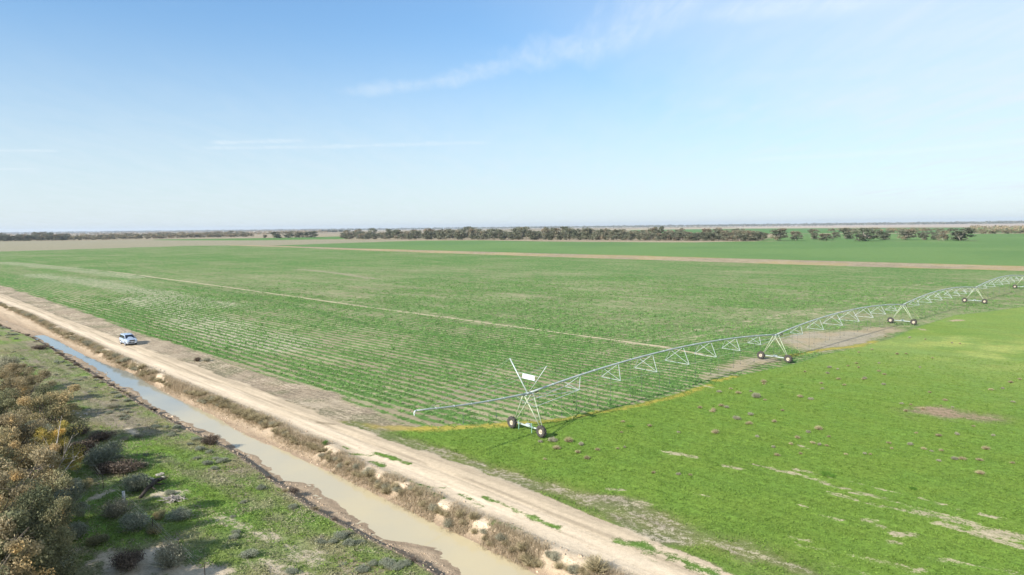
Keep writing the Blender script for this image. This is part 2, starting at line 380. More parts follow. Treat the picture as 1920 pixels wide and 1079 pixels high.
stroke([(1360,985),(1500,1020),(1700,1090)], 2.5, 4, bi=-.55, amt=.5, cov=(.12,.2,.03))
# farm strip
sdS = poly_sd(W(STRIP)); sn = fbm(X,Y,25,4,141)
layer(sst(-1,1,sdS+(sn-.5)*5), lerp((.22,.19,.10),(.30,.235,.075), sst(.5,.62,fbm(X,Y,40,3,142))), lerp((.40,.32,.22),(.34,.27,.20), sst(.4,.6,sn)), .0, 0, .6)
stroke([(720,450.2),(900,450.4),(1100,451.3),(1300,453.6),(1440,452.6)], 5, 5, so=(.42,.34,.22), cov=(.30,.25,.14), bi=.3)
stroke([(1440,452.2),(1600,452.4),(1830,452)], 3, 4, so=(.3,.25,.17), cov=(.2,.19,.1), bi=.2, amt=.8)
# left bank, canal, road
lm = sst(.25,-.25, U-uC)
lush = fbm(X,Y,6,4,151)
layer(lm, lerp((.21,.205,.10),(.15,.21,.055), sst(.42,.60,lush)), lerp((.29,.24,.165),(.24,.20,.145), sst(.4,.6,fbm(X,Y,3,3,152))), -.3+.85*(fbm(X,Y,5,4,153)-.5), 0, .95)
def lushp(px, w, amt=.9): stroke(px, w, w*1.2, z=.1, amt=amt, cov=(.125,.22,.035), bi=-1.0, nz=.8)
lushp([(290,850),(330,890),(400,940),(430,960)], 2.6); lushp([(250,820),(290,850)], 1.6); lushp([(20,630),(110,690),(200,745)], .7, .8); lushp([(180,1000),(260,1010),(320,975)], 1.6,.8)
lushp([(450,960),(520,1000),(580,1060)], 1.5,.5); lushp([(150,980),(200,940)],2,.7); lushp([(440,905),(540,945),(640,1000),(740,1050)], .8,.6)
def dry(px, w, amt=.9, col=(.20,.175,.115)): stroke(px, w, w*1.3, z=.1, amt=amt, cov=col, bi=.1, nz=.9)
dry([(40,640),(140,710),(210,760),(280,810)], 1.8,.6); dry([(180,770),(230,790)], 2.2,.8); dry([(300,860),(420,900),(520,960)],.9,.5)
def pale(px, w, bi=.7): stroke(px, w, w*1.7, z=.1, so=(.46,.38,.27), bi=bi*.7, nz=.9)
pale([(250,1079),(300,1065),(340,1075),(400,1079)], 1.0); pale([(262,1060),(290,1040),(300,1028)],.55); pale([(480,1045),(530,1060),(560,1079)], .7,.25); pale([(300,925),(350,925)],.8,.5)
pale([(165,940),(200,925)],.5,.6); pale([(170,1060),(200,1040),(215,1079)],.6,.5); pale([(240,800),(255,812)],.4,.5); pale([(420,970),(520,1010),(600,1050)],.8,.12); pale([(140,1030),(160,1035)],.4,.5)
# scarp and mud of the left side
m = sst(-.2,.15,U-uC)*(U<uL)
t2 = np.clip((uWL-U)/np.maximum(uWL-uC,.3),0,1)
layer(m, (.16,.13,.085), lerp((.37,.28,.19),(.26,.195,.135), sst(.35,.85,t2)), .45+.4*(fbm(X,Y,1.2,3,161)-.5), 0, 1.3)
m = sst(-.05,.25,U-uWR)*(U<uR); t = np.clip((U-uWR)/np.maximum(uL-uWR,.3),0,1)
layer(m, (.20,.165,.10), lerp((.34,.255,.17),(.43,.335,.23), sst(.1,.7,t)), .62+.3*(fbm(X,Y,1.0,3,162)-.5), 0, 1.2)
layer((1-sst(.05,.45,np.abs(U-uWR-.1)))*(S<sEND+5)*.8, so=(.27,.20,.135), ro=.5); layer((1-sst(.05,.5,np.abs(U-uWL+.2)))*(S<sEND+5)*.7, so=(.24,.18,.12), ro=.6)
# the road: packed pale sand, darker worn wheel lines
m = sst(-.35,.1,U-uL)*sst(.45,-.25,U-uR+(fbm(X,Y,2.,3,171)-.5)*1.2)
rt = (U-uL)/np.maximum(uR-uL,1)
rc = lerp((.62,.50,.355),(.52,.415,.285), sst(.40,.75, rt+(fbm(S*.15,U,1.2,3,172)-.5)*.5))
layer(m, (.2,.17,.1), rc, .95, 0, .45)
for c, w, dk in ((.42,.14,.80),(.60,.10,.85),(.70,.20,.66),(.92,.5,.80)):
    d = np.abs(U-(uL+(uR-uL)*c)-(fbm(S,S*0,20,2,173)-.5)*.6)
    mm = m*(1-sst(w*.4,w*1.6,d))*sst(.36,.56,fbm(S*.12,U,1.,3,174+int(c*10))); soil[:] = soil*(1-mm[:,None]*(1-dk))
layer((U<uL+.1)*(U>uL-1.2)*.0+m*(1-sst(.3,1.4,np.abs(U-uL-.8))), so=(.50,.40,.28), ro=1.0)
def gro(px, w, bi=-.45, amt=.95): bi = bi*.6; stroke(px, w, w*2.2, amt=amt, cov=(.09,.175,.025), bi=bi, nz=1.1)
gro([(700,849),(730,857),(768,870)], .36,-.7); gro([(655,852),(690,854)],.4); gro([(700,868),(718,874)],.4)
gro([(735,888),(770,903),(800,922),(830,938)], .6,-.1); gro([(780,912),(830,915)],.35,-.1); gro([(862,928),(905,950)],.4,0); gro([(905,932),(960,952),(1010,975),(1050,992)], .38,-.55)
gro([(925,980),(985,1003)], .5,-.2); gro([(1030,1018),(1070,1032),(1100,1045)],.5,-.1); gro([(1160,1014),(1200,1021),(1250,1037),(1300,1058),(1350,1082),(1420,1120)], .6,-.6)
gro([(870,950),(940,975),(1000,1000)], 1.0,.30,.6); gro([(1205,1048),(1225,1055)],.35,-.2); gro([(1160,1060),(1190,1079)],.3,-.1); gro([(645,838),(655,842)],.35,-.4)
stroke([(1020,1010),(1100,1035),(1200,1060)], .8,.8, so=(.56,.46,.33), bi=.9, amt=.7)
stroke([(598,792),(625,796)], .3,.3, so=(.2,.16,.1), bi=.9, amt=.7)

# split the sheet: every face goes to the piece of the setting it belongs to
i = np.arange(NS-1)[:,None]*NU+np.arange(NU-1)[None,:]
FQ = np.stack([i, i+NU, i+NU+1, i+1], -1).reshape(-1,4)[:, ::-1]
def fc(a): return a[FQ].mean(1)
fu, fuR, fuL, fuWR, fuC = fc(U), fc(uR), fc(uL), fc(uWR), fc(uC)
cls = np.zeros(len(FQ), int)
cls[(fc(sdP) > 0) & (fu > fuR)] = 1
cls[(fc(sdF2) > 0)] = 2
cls[(fc(sdC) > 0)] = 3
cls[(fc(sdV) > 0)] = 4
cls[(fc(sdS) > 0)] = 5
cls[fu < fuR] = 6; cls[fu < fuL] = 7; cls[fu < fuC] = 8

lm_ = NT('land'); m = lm_
pos = m.n('ShaderNodeNewGeometry').outputs['Position']
cv = m.attr('cover').outputs['Color']; so = m.attr('soil').outputs['Color']; pr = m.n('ShaderNodeSeparateXYZ'); m.set(pr.inputs[0], m.attr('par').outputs['Vector'])
bi_, cr_, ro_ = pr.outputs[0], pr.outputs[1], pr.outputs[2]
n1 = m.noise(pos, .22, 5); n2 = m.noise(pos, 2.2, 5, .6); n3 = m.noise(pos, 9, 4, .65)
nS = m.noise(m.map(m.map(pos, rot=(0,0,-math.radians(135)+0)), scale=(.25,2.2,1)), 1., 4)
nsum = m.math('ADD', m.math('MULTIPLY', n1, .30), m.math('ADD', m.math('MULTIPLY', n2, .35), m.math('ADD', m.math('MULTIPLY', nS, .2), m.math('MULTIPLY', n3, .35))))
nsum = m.math('MULTIPLY', m.math('SUBTRACT', nsum, .60), 4.4)
wob = m.math('MULTIPLY', m.math('SUBTRACT', n2, .5), .12)
w = m.math('ADD', m.math('DIVIDE', m.vmath('DOT_PRODUCT', pos, (ROWN[0], ROWN[1], 0)), ROWSP), wob)
st = m.math('COSINE', m.math('MULTIPLY', w, 2*math.pi))
# 1 on the bed of a row, -1 in the furrow
x = m.math('ADD', m.math('ADD', bi_, nsum), m.math('MULTIPLY', m.math('MULTIPLY', cr_, st), -.50))
n5 = m.noise(pos, .75, 4, .65); n5c = m.math('MULTIPLY', m.math('SUBTRACT', n5, .5), cr_)
x = m.math('ADD', x, m.math('MULTIPLY', n5c, 2.6))
msk = m.ramp(x, -.28, .28)
hv = m.math('MULTIPLY_ADD', m.math('ADD', n3, m.math('MULTIPLY', n2, .6)), 1.7, -.36)
nsf = m.noise(m.map(m.map(pos, rot=(0,0,-math.radians(135))), scale=(.10,1.3,1)), 1.3, 5, .6)
hv = m.math('MULTIPLY', hv, m.math('MULTIPLY_ADD', nsf, .9, .55))
hv = m.math('MULTIPLY', hv, m.math('ADD', m.math('MULTIPLY', n5c, 1.7), 1.))
hue = m.ramp(n1, .35, .65)
cc = m.mix(m.math('MULTIPLY', hue, .35), cv, m.vmath('MULTIPLY', cv, (1.35, 1.06, 1.0)))
cc = m.vmath('SCALE', cc, hv)
n4 = m.noise(pos, 22, 3, .6)
sv = m.math('MULTIPLY_ADD', m.math('ADD', m.math('ADD', n3, n2), m.math('MULTIPLY', n4, .5)), .55, .32)
sv = m.math('MULTIPLY', sv, m.math('MULTIPLY_ADD', nsf, .7, .65))
sc = m.vmath('SCALE', so, sv)
col = m.mix(msk, cc, sc)
bh = m.math('ADD', m.math('MULTIPLY', n2, .6), m.math('ADD', m.math('MULTIPLY', n3, .7), m.math('MULTIPLY', n4, .25)))
m.prin(col, .93, 0, normal=m.bump(bh, ro_, .10), spec=.12)
LAND = m.mat
names = {0:('ground',), 1:('pasture',), 2:('far_field',), 3:('crop_field',), 4:('road_verge',), 5:('farm_track',), 6:('dirt_road',), 7:('canal_bank',), 8:('grass_bank',)}
par = np.stack([bias, crop, rough], 1)
for k, (nm,) in names.items():
    fsel = FQ[cls == k]
    if not len(fsel): continue
    vid, inv = np.unique(fsel, return_inverse=True); fsel = inv.reshape(-1,4)
    me = bpy.data.meshes.new(nm)
    me.vertices.add(len(vid)); me.vertices.foreach_set('co', np.stack([X[vid],Y[vid],Z[vid]],1).astype(np.float32).ravel())
    me.loops.add(fsel.size); me.loops.foreach_set('vertex_index', fsel.astype(np.int32).ravel())
    me.polygons.add(len(fsel)); me.polygons.foreach_set('loop_start', np.arange(0, fsel.size, 4, dtype=np.int32))
    me.polygons.foreach_set('use_smooth', np.ones(len(fsel), bool))
    me.update(calc_edges=True)
    for an, arr in (('cover', cover), ('soil', soil), ('par', par)):
        a = me.attributes.new(an, 'FLOAT_VECTOR', 'POINT'); a.data.foreach_set('vector', arr[vid].astype(np.float32).ravel())
    me.materials.append(LAND)
    o = bpy.data.objects.new(nm, me); C.objects.link(o); tag(o, kind='structure')
# water: one sheet following the canal
ws = np.arange(-60, 420, 1.5); q = QM(); V = []
for s_ in ws:
    for u_ in (fe(fWL, s_)-1.0, (fe(fWL, s_)+fe(fWR, s_))/2, fe(fWR, s_)+.9): V.append((*(RD*s_+RN*u_), WATER))
q.add(V, [(a*3+b, a*3+b+1, a*3+b+4, a*3+b+3) for a in range(len(ws)-1) for b in (0,1)])
m = NT('turbid_water'); pos = m.n('ShaderNodeNewGeometry').outputs['Position']
wc = m.mix(m.ramp(m.noise(pos, .12, 4), .35, .65), (.50,.415,.25), (.455,.39,.255))
up = m.math('ADD', m.vmath('DOT_PRODUCT', pos, (RD[0], RD[1], 0)), m.math('MULTIPLY', m.noise(pos, .1, 3), 40))
wc = m.mix(m.ramp(up, 85, 150), wc, (.20,.225,.215))
m.prin(wc, .03, 0, normal=m.bump(m.noise(m.map(pos, scale=(1,1.6,1)), 1.2, 3), .025, .03), spec=.6, IOR=1.36)
wo = q.build('canal_water', m.mat); tag(wo, kind='structure')
# ------------------------------------------------------------------ sun, sky, view
SH = np.array([1.2, 1.06, -1.0])                       # shadow of one metre of height falls (1.2, 1.06) away
sun_el = math.atan(1/np.hypot(SH[0], SH[1])); sun_az = math.atan2(-SH[0], -SH[1])     # clockwise from +Y
sd_ = bpy.data.lights.new('sun', 'SUN'); so_ = bpy.data.objects.new('sun', sd_); C.objects.link(so_)
sd_.energy = 4.6; sd_.angle = math.radians(.53); sd_.color = (1, .945, .86)
so_.rotation_euler = Vector(SH.tolist()).to_track_quat('-Z', 'Y').to_euler(); so_.location = (0, 0, 60)
world = bpy.data.worlds.new('World'); scene.world = world; world.use_nodes = True
wt = world.node_tree; wt.nodes.clear()
class WN(NT):
    def __init__(s): s.t = wt; s.out = wt.nodes.new('ShaderNodeOutputWorld')
w = WN()
sky = w.n('ShaderNodeTexSky', sky_type='NISHITA'); sky.sun_disc = False
sky.sun_elevation = sun_el; sky.sun_rotation = sun_az; sky.altitude = 60; sky.air_density = 1.0; sky.dust_density = .5; sky.ozone_density = 3.0
dv = w.n('ShaderNodeTexCoord').outputs['Generated']
sp = w.n('ShaderNodeSeparateXYZ'); w.set(sp.inputs[0], dv)
zz = w.math('ADD', w.math('MAXIMUM', sp.outputs[2], 0.), .06)
cmb = w.n('ShaderNodeCombineXYZ'); w.set(cmb.inputs[0], w.math('DIVIDE', sp.outputs[0], zz)); w.set(cmb.inputs[1], w.math('DIVIDE', sp.outputs[1], zz))
pc = cmb.outputs[0]
def cpt(px, py):
    d = direction(px, py); z = max(d[2], 0)+.06; return np.array([d[0]/z, d[1]/z])
fib = w.noise(w.map(pc, rot=(0,0,math.radians(25)), scale=(3.2,.9,1)), 1.6, 7, .62, .4)
fine = w.noise(w.map(pc, rot=(0,0,math.radians(25)), scale=(9,2.2,1)), 1.8, 6, .65, .6)
cloud = None
def wisp(px, width, amt):
    """a strand of high cirrus along a line in the cloud layer"""
    global cloud
    P = [cpt(*p) for p in px]
    best = None
    for a, b in zip(P[:-1], P[1:]):
        e = b-a; L = float(np.linalg.norm(e)); e = e/L; nn = (-e[1], e[0])
        q_ = w.vmath('SUBTRACT', pc, (float(a[0]), float(a[1]), 0))
        t = w.math('DIVIDE', w.vmath('DOT_PRODUCT', q_, (float(e[0]), float(e[1]), 0)), L)
        tc = w.math('MINIMUM', w.math('MAXIMUM', t, 0.), 1.)
        pr_ = w.vmath('SCALE', (float(e[0]*L), float(e[1]*L), 0), tc)
        d = w.vmath('LENGTH', w.vmath('SUBTRACT', q_, pr_))
        best = d if best is None else w.math('MINIMUM', best, d)
    d = w.math('ADD', best, w.math('MULTIPLY', w.math('SUBTRACT', fib, .5), width*2.4))
    f = w.math('MULTIPLY', w.ramp(d, width, 0.), w.math('MULTIPLY', w.ramp(fine, -.05, .95), amt))
    cloud = f if cloud is None else w.math('MAXIMUM', cloud, f)
wisp([(680,172),(760,160),(850,150),(930,125),(1010,108)], .17, .36)
wisp([(1010,108),(1130,80),(1280,0),(1400,-90)], .28, .42)
wisp([(1380,20),(1600,0),(1800,-60)], .22, .5)
wisp([(400,278),(600,276),(900,268)], .12, .42); wisp([(415,268),(560,264)], .12, .55); wisp([(-60,283),(90,283)], .09, .5); wisp([(-60,318),(60,317)], .10, .5)
wisp([(1420,300),(1700,285),(1920,265)], .25, .35)
wcl = cloud; cloud = None
big = w.noise(w.map(pc, rot=(0,0,math.radians(-30)), scale=(.30,.75,1)), .8, 6, .6, .3)
veil = w.math('MULTIPLY', w.ramp(big, .42, .75), w.math('MULTIPLY', w.ramp(fib, .25, .8, .25, 1.), .36))
veil = w.math('ADD', veil, w.math('MULTIPLY', w.ramp(sp.outputs[0], -.1, .6), w.ramp(fib, .0, 1., .50, .88)), clamp=True)
cloud = veil
lowh = w.ramp(sp.outputs[2], .30, .0)                   # thin haze cloud thickening towards the horizon
cloud = w.math('MAXIMUM', cloud, w.math('MULTIPLY', lowh, w.ramp(fib, .1, .9, .62, .86)), clamp=True)
skc = w.vmath('MULTIPLY', sky.outputs[0], (.95, 1.11, 1.15))
skc = w.vmath('SCALE', skc, w.ramp(sp.outputs[2], .02, .38, .72, 1.0))
ccol = w.mix(cloud, skc, (4.4, 4.95, 5.4))
ccol = w.mix(wcl, ccol, (5.0, 5.45, 5.75))
bg = w.n('ShaderNodeBackground'); w.set(bg.inputs[0], ccol); bg.inputs[1].default_value = .105
wt.links.new(bg.outputs[0], w.out.inputs['Surface'])
vs = scene.view_settings; scene.display_settings.display_device = 'sRGB'
vs.view_transform = 'Standard'; vs.look = 'None'; vs.gamma = 1; vs.use_curve_mapping = False; vs.exposure = .80
scene.render.engine = 'CYCLES'

# ------------------------------------------------------------------ irrigator
GALV = simple('galvanised_steel', (.40,.44,.415), .5, .12, .12, 2.0, dirt=(.30,.33,.32))
GALVL = simple('bright_galvanised', (.43,.475,.45), .5, .1, .1, 3.0)
PALEGREEN = simple('weathered_green_galvanised', (.42,.46,.32), .5, .15, .15, 2.5)
POLE = simple('yellow_green_pipe', (.50,.50,.24), .55, 0, .12, 2)
RUBBER = simple('dusty_rubber', (.045,.042,.038), .85, 0, .4, 6, dirt=(.16,.13,.10))
RIM = simple('cream_rim', (.46,.40,.30), .55, 0, .18, 8, dirt=(.33,.26,.18))
BLACK = simple('black_plastic', (.02,.02,.022), .5, 0, .3, 5)
HOSE = simple('dark_hose', (.10,.11,.11), .6, 0, .2, 5)
WHITE = simple('white_panel', (.82,.83,.84), .4, 0, .03, 3)
GREENP = simple('green_stand', (.24,.42,.30), .5, .1, .15, 5)
J1 = at(990, 738, 4.05); J2 = at(1458, 628.5, 4.05); J3 = at(1692, 571.5, 4.05); J4 = at(1829, 539.5, 4.05)
PD = (J4-J1)[:2]; PD /= np.linalg.norm(PD); PD = np.array([PD[0], PD[1], 0.]); PQ = np.array([PD[1], -PD[0], 0.])      # along the pipe, across it (towards the camera side)
L1 = (J2-J1)@PD; L2 = (J3-J2)@PD; L3 = (J4-J3)@PD; print('spans', L1, L2, L3, 'PD', PD)
JO = [J1, J1+PD*L1, J1+PD*(L1+L2), J1+PD*(L1+L2+L3), J1+PD*(L1+L2+L3+53.5), J1+PD*(L1+L2+L3+107)]
UPV = np.array([0,0,1.])
irr = empty('irrigator', (J1[0], J1[1], 0))
tag(irr, 'long galvanised irrigation machine of arched pipe spans on wheeled towers standing along the crop edge', 'irrigator')
OR = np.array([J1[0], J1[1], 0.])
ncol = [0]
def drive_tower(J, first=False):
    G = float(height(J[0], J[1])); root = empty('drive_tower'); root.parent = irr
    j = J-OR; base = j*np.array([1,1,0]); HB = 2.2; AX = .62
    b = QM(); b.tube([base-PQ*HB+UPV*AX, base+PQ*HB+UPV*AX], .085, 8); b.build('base_beam', GALVL, root, True)
    b = QM()
    b.box(base+UPV*(AX+.13), (.5,.3,.28), (PQ, PD, UPV)); b.tube([base-PQ*.35+UPV*(AX+.1), base+PQ*.35+UPV*(AX+.1)], .11, 8)
    b.build('drive_motor', GALVL, root)
    for sg in (-1, 1):
        hub = base+PQ*sg*HB+UPV*AX
        for e in (-1, 1):
            l = QM(); foot = hub+PD*e*.10-PQ*sg*.15+UPV*.1; top = j+PD*e*.62+PQ*sg*.12-UPV*.12
            l.tube([foot, top], .05, 6)
            l.build('tower_leg', PALEGREEN, root, True)
        for t in (.2,.38,.56,.74,.9):
            a = (hub+PD*-.10-PQ*sg*.15)*(1-t)+(j-PD*.62+PQ*sg*.12)*t; c = (hub+PD*.10-PQ*sg*.15)*(1-t)+(j+PD*.62+PQ*sg*.12)*t
            br = QM(); br.tube([a, c], .018, 5); br.build('rung', PALEGREEN, root)
        wc = hub-PD*.0+PD*.28*(-1)
        for_w = empty('wheel', wc); for_w.parent = root
        ty = QM(); Rr, ww = .62, .19
        A = (PD, PQ, UPV)
        ty.lathe([(-ww*.75,.27),(-ww,.38),(-ww*1.05,.48),(-ww*.85,Rr-.05),(-ww*.4,Rr-.03),(ww*.4,Rr-.03),(ww*.85,Rr-.05),(ww*1.05,.48),(ww,.38),(ww*.75,.27)], (0,0,0), A, 28)
        for k in range(22):
            an = 2*math.pi*k/22; r_ = math.cos(an)*PQ+math.sin(an)*UPV; tt = -math.sin(an)*PQ+math.cos(an)*UPV
            sd2 = 1 if k % 2 else -1
            d_ = PD*.85+tt*.5*sd2; d_ /= np.linalg.norm(d_); e_ = np.cross(r_, d_)
            ty.box(r_*(Rr-.02)+PD*sd2*ww*.42, (ww*1.1,.055,.075), (d_, e_, r_))
        # rim joined into the wheel: pressed dish with hub
        ty.lathe([(-ww*.70,.285),(-ww*.55,.275),(-ww*.25,.23),(-ww*.30,.12),(-ww*.55,.10),(-ww*.6,.0)], (0,0,0), A, 28, 1)
        ty.lathe([(ww*.70,.285),(ww*.55,.275),(ww*.25,.23),(ww*.30,.12),(ww*.55,.10),(ww*.6,.0)], (0,0,0), A, 28, 1)
        # a wheel is one sub-part: tyre and rim in one mesh
        wo_ = ty.build('wheel', [RUBBER, RIM], root, True); wo_.location = for_w.location
        bpy.data.objects.remove(for_w)
        gb = QM(); gb.box(hub+UPV*.02, (.26,.24,.30), (PQ, PD, UPV)); gb.build('gearbox', GALV, root)
    hd = QM(); hd.tube([j-PD*.75-UPV*.12, j+PD*.75-UPV*.12], .05, 6); hd.tube([j-PQ*.4-UPV*.1+PD*.5, j+PQ*.4-UPV*.1+PD*.5], .04, 6); hd.tube([j-PQ*.4-UPV*.1-PD*.5, j+PQ*.4-UPV*.1-PD*.5], .04, 6)
    hd.tube([j-PD*.45, j+PD*.45], .125, 10)
    hd.build('tower_head', GALV, root, True)
    cb = QM(); cb.box(j+PD*(1.35 if first else 2.2)+UPV*(.02 if first else -.25)-PQ*.22, (.46,.24,.34), (PD, PQ, UPV)); cb.build('control_box', BLACK, root)
    for a, bq in ((5.0,1.5),(9.6,1.1)):
        if first and a > 6: continue
        q_ = QM(); p0 = j+PD*1.2+PQ*.15-UPV*.05
        q_.tube([p0, p0*.5+(j+PD*a+PQ*bq-UPV*3.1)*.5+UPV*.12, j+PD*a+PQ*bq-UPV*3.1, j+PD*a+PQ*bq-UPV*3.5], .028, 6); q_.build('spray_boom', POLE, root)
    if first:
        for sx, dz in ((-1.1,0.0),(.85,.35)):
            st_ = QM(); c_ = base+PQ*sx; st_.tube([c_+UPV*(.12+dz*.1)-PD*.32, c_+UPV*(1.05+dz*.3)-PD*.32], .05, 6); st_.tube([c_+UPV*.7-PD*.36, c_+UPV*.7+PD*.05], .03, 5)
            st_.build('wheel_guard_post', GREENP, root)
    return root
drive_tower(JO[0], True)
for J in JO[1:5]: drive_tower(J)
def arch(a, b, rise, t): return a*(1-t)+b*t+UPV*rise*4*t*(1-t)
spanroots = []
for si in range(5):
    a, b_ = JO[si]-OR, JO[si+1]-OR
    if si == 4: b_ = a+(b_-a)*.55
    rise = 1.30; Lf = 53.0; root = empty('pipe_span'); root.parent = irr; spanroots.append(root)
    full = JO[si+1]-OR
    P = lambda t: arch(JO[si]-OR, JO[si+1]-OR, rise, t)
    tm = .55 if si == 4 else 1.
    ts = np.linspace(.006, tm-.006, 33)
    q_ = QM(); q_.tube([P(t) for t in ts], .105, 10)
    for t in np.arange(.07, tm-.03, .125): q_.tube([P(t-.0012), P(t+.0012)], .135, 10)
    q_.build('water_pipe', GALV, root, True)
    tv = [(.125,1.15,1.15),(.25,1.55,1.55),(.375,1.85,1.75),(.5,2.0,1.85),(.625,1.85,1.75),(.75,1.55,1.55),(.875,1.15,1.15)]
    lows = {1:[], -1:[]}
    for t, wd, dr in tv:
        if t > tm: continue
        tr = QM(); n_ = P(t)
        for sg in (1, -1):
            lo = n_+PQ*sg*wd*.92-UPV*dr; lows[sg].append(lo)
            for dt in (-.026, .026): tr.tube([P(t+dt)-UPV*.05, lo], .030, 5)
        tr.tube([n_+PQ*wd*.92-UPV*dr, n_-PQ*wd*.92-UPV*dr], .030, 5)
        tr.build('truss_frame', GALVL, root)
    for sg in (1, -1):
        rods = QM(); pts = [a+UPV*(-.55)+PQ*sg*.35+PD*.5]+lows[sg]
        if tm == 1: pts += [b_-UPV*.55+PQ*sg*.35-PD*.5]
        for x0, x1 in zip(pts[:-1], pts[1:]): rods.tube([x0, x1], .009, 4)
        rods.build('truss_rod', GALVL, root)
        er = QM()
        er.tube([pts[0], pts[1]], .03, 5)
        if tm == 1: er.tube([pts[-2], pts[-1]], .03, 5)
        er.build('end_rod', GALVL, root)
    for k in range(18):
        t = (k+.6)/18.
        if t > tm: continue
        dh = QM(); p_ = P(t); side = 1 if k % 2 else -1
        bot = .95
        dh.tube([p_+UPV*.06, p_+UPV*.22+PQ*.10*side, p_+UPV*.16+PQ*.25*side, p_-UPV*.1+PQ*.28*side], .016, 4)
        e_ = p_+PQ*.28*side; e0 = np.array([e_[0], e_[1], bot])
        dh.tube([e_-UPV*.1, e0], .013, 4); dh.tube([e0+UPV*.05, e0-UPV*.12], .05, 5)
        dh.build('drop_hose', HOSE, root)
# overhang beyond the first tower
E = at(781, 770, 5.25)-OR; j = J1-OR
ov = empty('overhang_boom'); ov.parent = irr
q_ = QM(); pts = [j*(1-t)+E*t+UPV*(-.18*math.sin(math.pi*t)) for t in np.linspace(0.02,1,14)]
q_.tube(pts, np.linspace(.10,.07,14), 10)
for t in (3,5,7,9,11): q_.tube([pts[t]-PD*.03, pts[t]+PD*.03], .12, 10)
q_.build('overhang_pipe', GALV, ov, True)
q_ = QM(); q_.tube([pts[-1], pts[-1]-(E-j)/np.linalg.norm(E-j)*-.18-UPV*.05, pts[-1]+(E-j)/np.linalg.norm(E-j)*.26-UPV*.22, pts[-1]+(E-j)/np.linalg.norm(E-j)*.26-UPV*.48], [.075,.085,.08,.06], 8)
q_.build('end_nozzle', GALVL, ov, True)
for tt in (4, 8):
    dh = QM(); p_ = pts[tt]; dh.tube([p_, p_-UPV*1.6], .014, 4); dh.tube([p_-UPV*1.55, p_-UPV*1.75], .045, 5); dh.build('drop_hose', HOSE, ov)
for sg, rr_ in ((-1,.065),(1,.038)):
    m_ = QM(); tip = j+PQ*sg*2.75+UPV*3.25; m_.tube([j+UPV*.05+PQ*sg*.1, tip], rr_, 8); m_.build('mast_pole', GALVL, ov, True)
    cbl = QM(); cbl.tube([tip, pts[8]], .008, 4); cbl.tube([tip, pts[-2]], .008, 4); cbl.tube([tip, arch(JO[0]-OR, JO[1]-OR, 1.3, .125)], .008, 4); cbl.build('stay_cable', GALV, ov)
    k_ = QM(); k_.tube([j+PQ*sg*.9-UPV*1.25, j+(E-j)/np.linalg.norm(E-j)*2.0-UPV*.02], .03, 5); k_.tube([j+PQ*sg*.9-UPV*1.25, arch(JO[0]-OR, JO[1]-OR, 1.3, .125)+PQ*sg*1.06-UPV*1.15], .03, 5); k_.build('brace_rod', GALVL, ov)
sg_ = QM(); sc_ = j+UPV*1.72; sx_ = PQ
sg_.box(sc_+PD*.1, (1.75,.04,.50), (PQ, PD, UPV)); pnl = sg_.build('sign_board', WHITE, ov)
fr_ = QM(); fr_.tube([sc_-PQ*1.5+UPV*.27, sc_+PQ*1.5+UPV*.27], .02, 5); fr_.tube([sc_-PQ*1.2-UPV*.27, sc_+PQ*1.2-UPV*.27], .02, 5); fr_.build('sign_rail', GALV, ov)

# ------------------------------------------------------------------ four-wheel drive on the road
PAINT = simple('silver_white_paint', (.42,.50,.61), .28, .25, .04, 1.5, .5, Coat_Weight=.6)
GLASS = simple('dark_glass', (.012,.018,.028), .06, 0, .05, 1, .8)
CHROME = simple('chrome_trim', (.7,.72,.75), .15, 1., .05, 1)
LAMP = simple('lamp_lens', (.75,.78,.82), .12, .1, .05, 5, .8)
REDL = simple('red_lens', (.35,.02,.02), .2, 0, .05, 5, .8)
cw = ground_at(241, 645.5); ang = math.atan2(-RD[1], -RD[0])
car = empty('four_wheel_drive', (cw[0], cw[1], float(cw[2])+.01), ang)
tag(car, 'silver white four-wheel drive with dark windows driving along the pale dirt road', 'car')
def ring_body(st):
    """st: stations (x, [(y,z)...]) half profiles mirrored"""
    V=[]; n=len(st[0][1])
    for x_, pr_ in st:
        xo = pr_
        for y_, z_ in xo: V.append((x_, y_, z_))
        for y_, z_ in reversed(xo): V.append((x_, -y_, z_))
    m_ = 2*n; Fc=[]
    for i_ in range(len(st)-1):
        for k in range(m_):
            k2=(k+1)%m_; Fc.append((i_*m_+k, (i_+1)*m_+k, (i_+1)*m_+k2, i_*m_+k2))
    for e_, rev in ((0,False),((len(st)-1)*m_,True)):
        for k in range(n-1):
            f_ = (e_+k, e_+k+1, e_+m_-2-k, e_+m_-1-k); Fc.append(f_[::-1] if not rev else f_)
    return V, Fc
def low(x_, w, zt, zb=.42): return (x_, [(w*.90,zb),(w*.985,zb+.16),(w,.74),(w*.985,zt-.14),(w*.93,zt-.03),(w*.80,zt),(w*.3,zt+.02)])
q_ = QM(); V, Fc = ring_body([low(2.43,.74,.80,.40), low(2.40,.84,1.0,.38), low(2.25,.92,1.12,.36), low(1.9,.945,1.17,.38), low(1.15,.955,1.20,.36), low(.3,.955,1.18,.36), low(-.8,.955,1.18,.36), low(-1.6,.955,1.19,.36), low(-2.2,.94,1.19,.4), low(-2.38,.90,1.15,.42), low(-2.44,.84,1.0,.45)])
q_.add(V, Fc); body = q_.build('body', PAINT, car, True)
def cab(x_, wb, wt, zt): return (x_, [(wb,1.14),(wb*.6+wt*.4,1.36),(wt*1.02,zt-.16),(wt*.97,zt-.05),(wt*.85,zt),(wt*.3,zt+.025)])
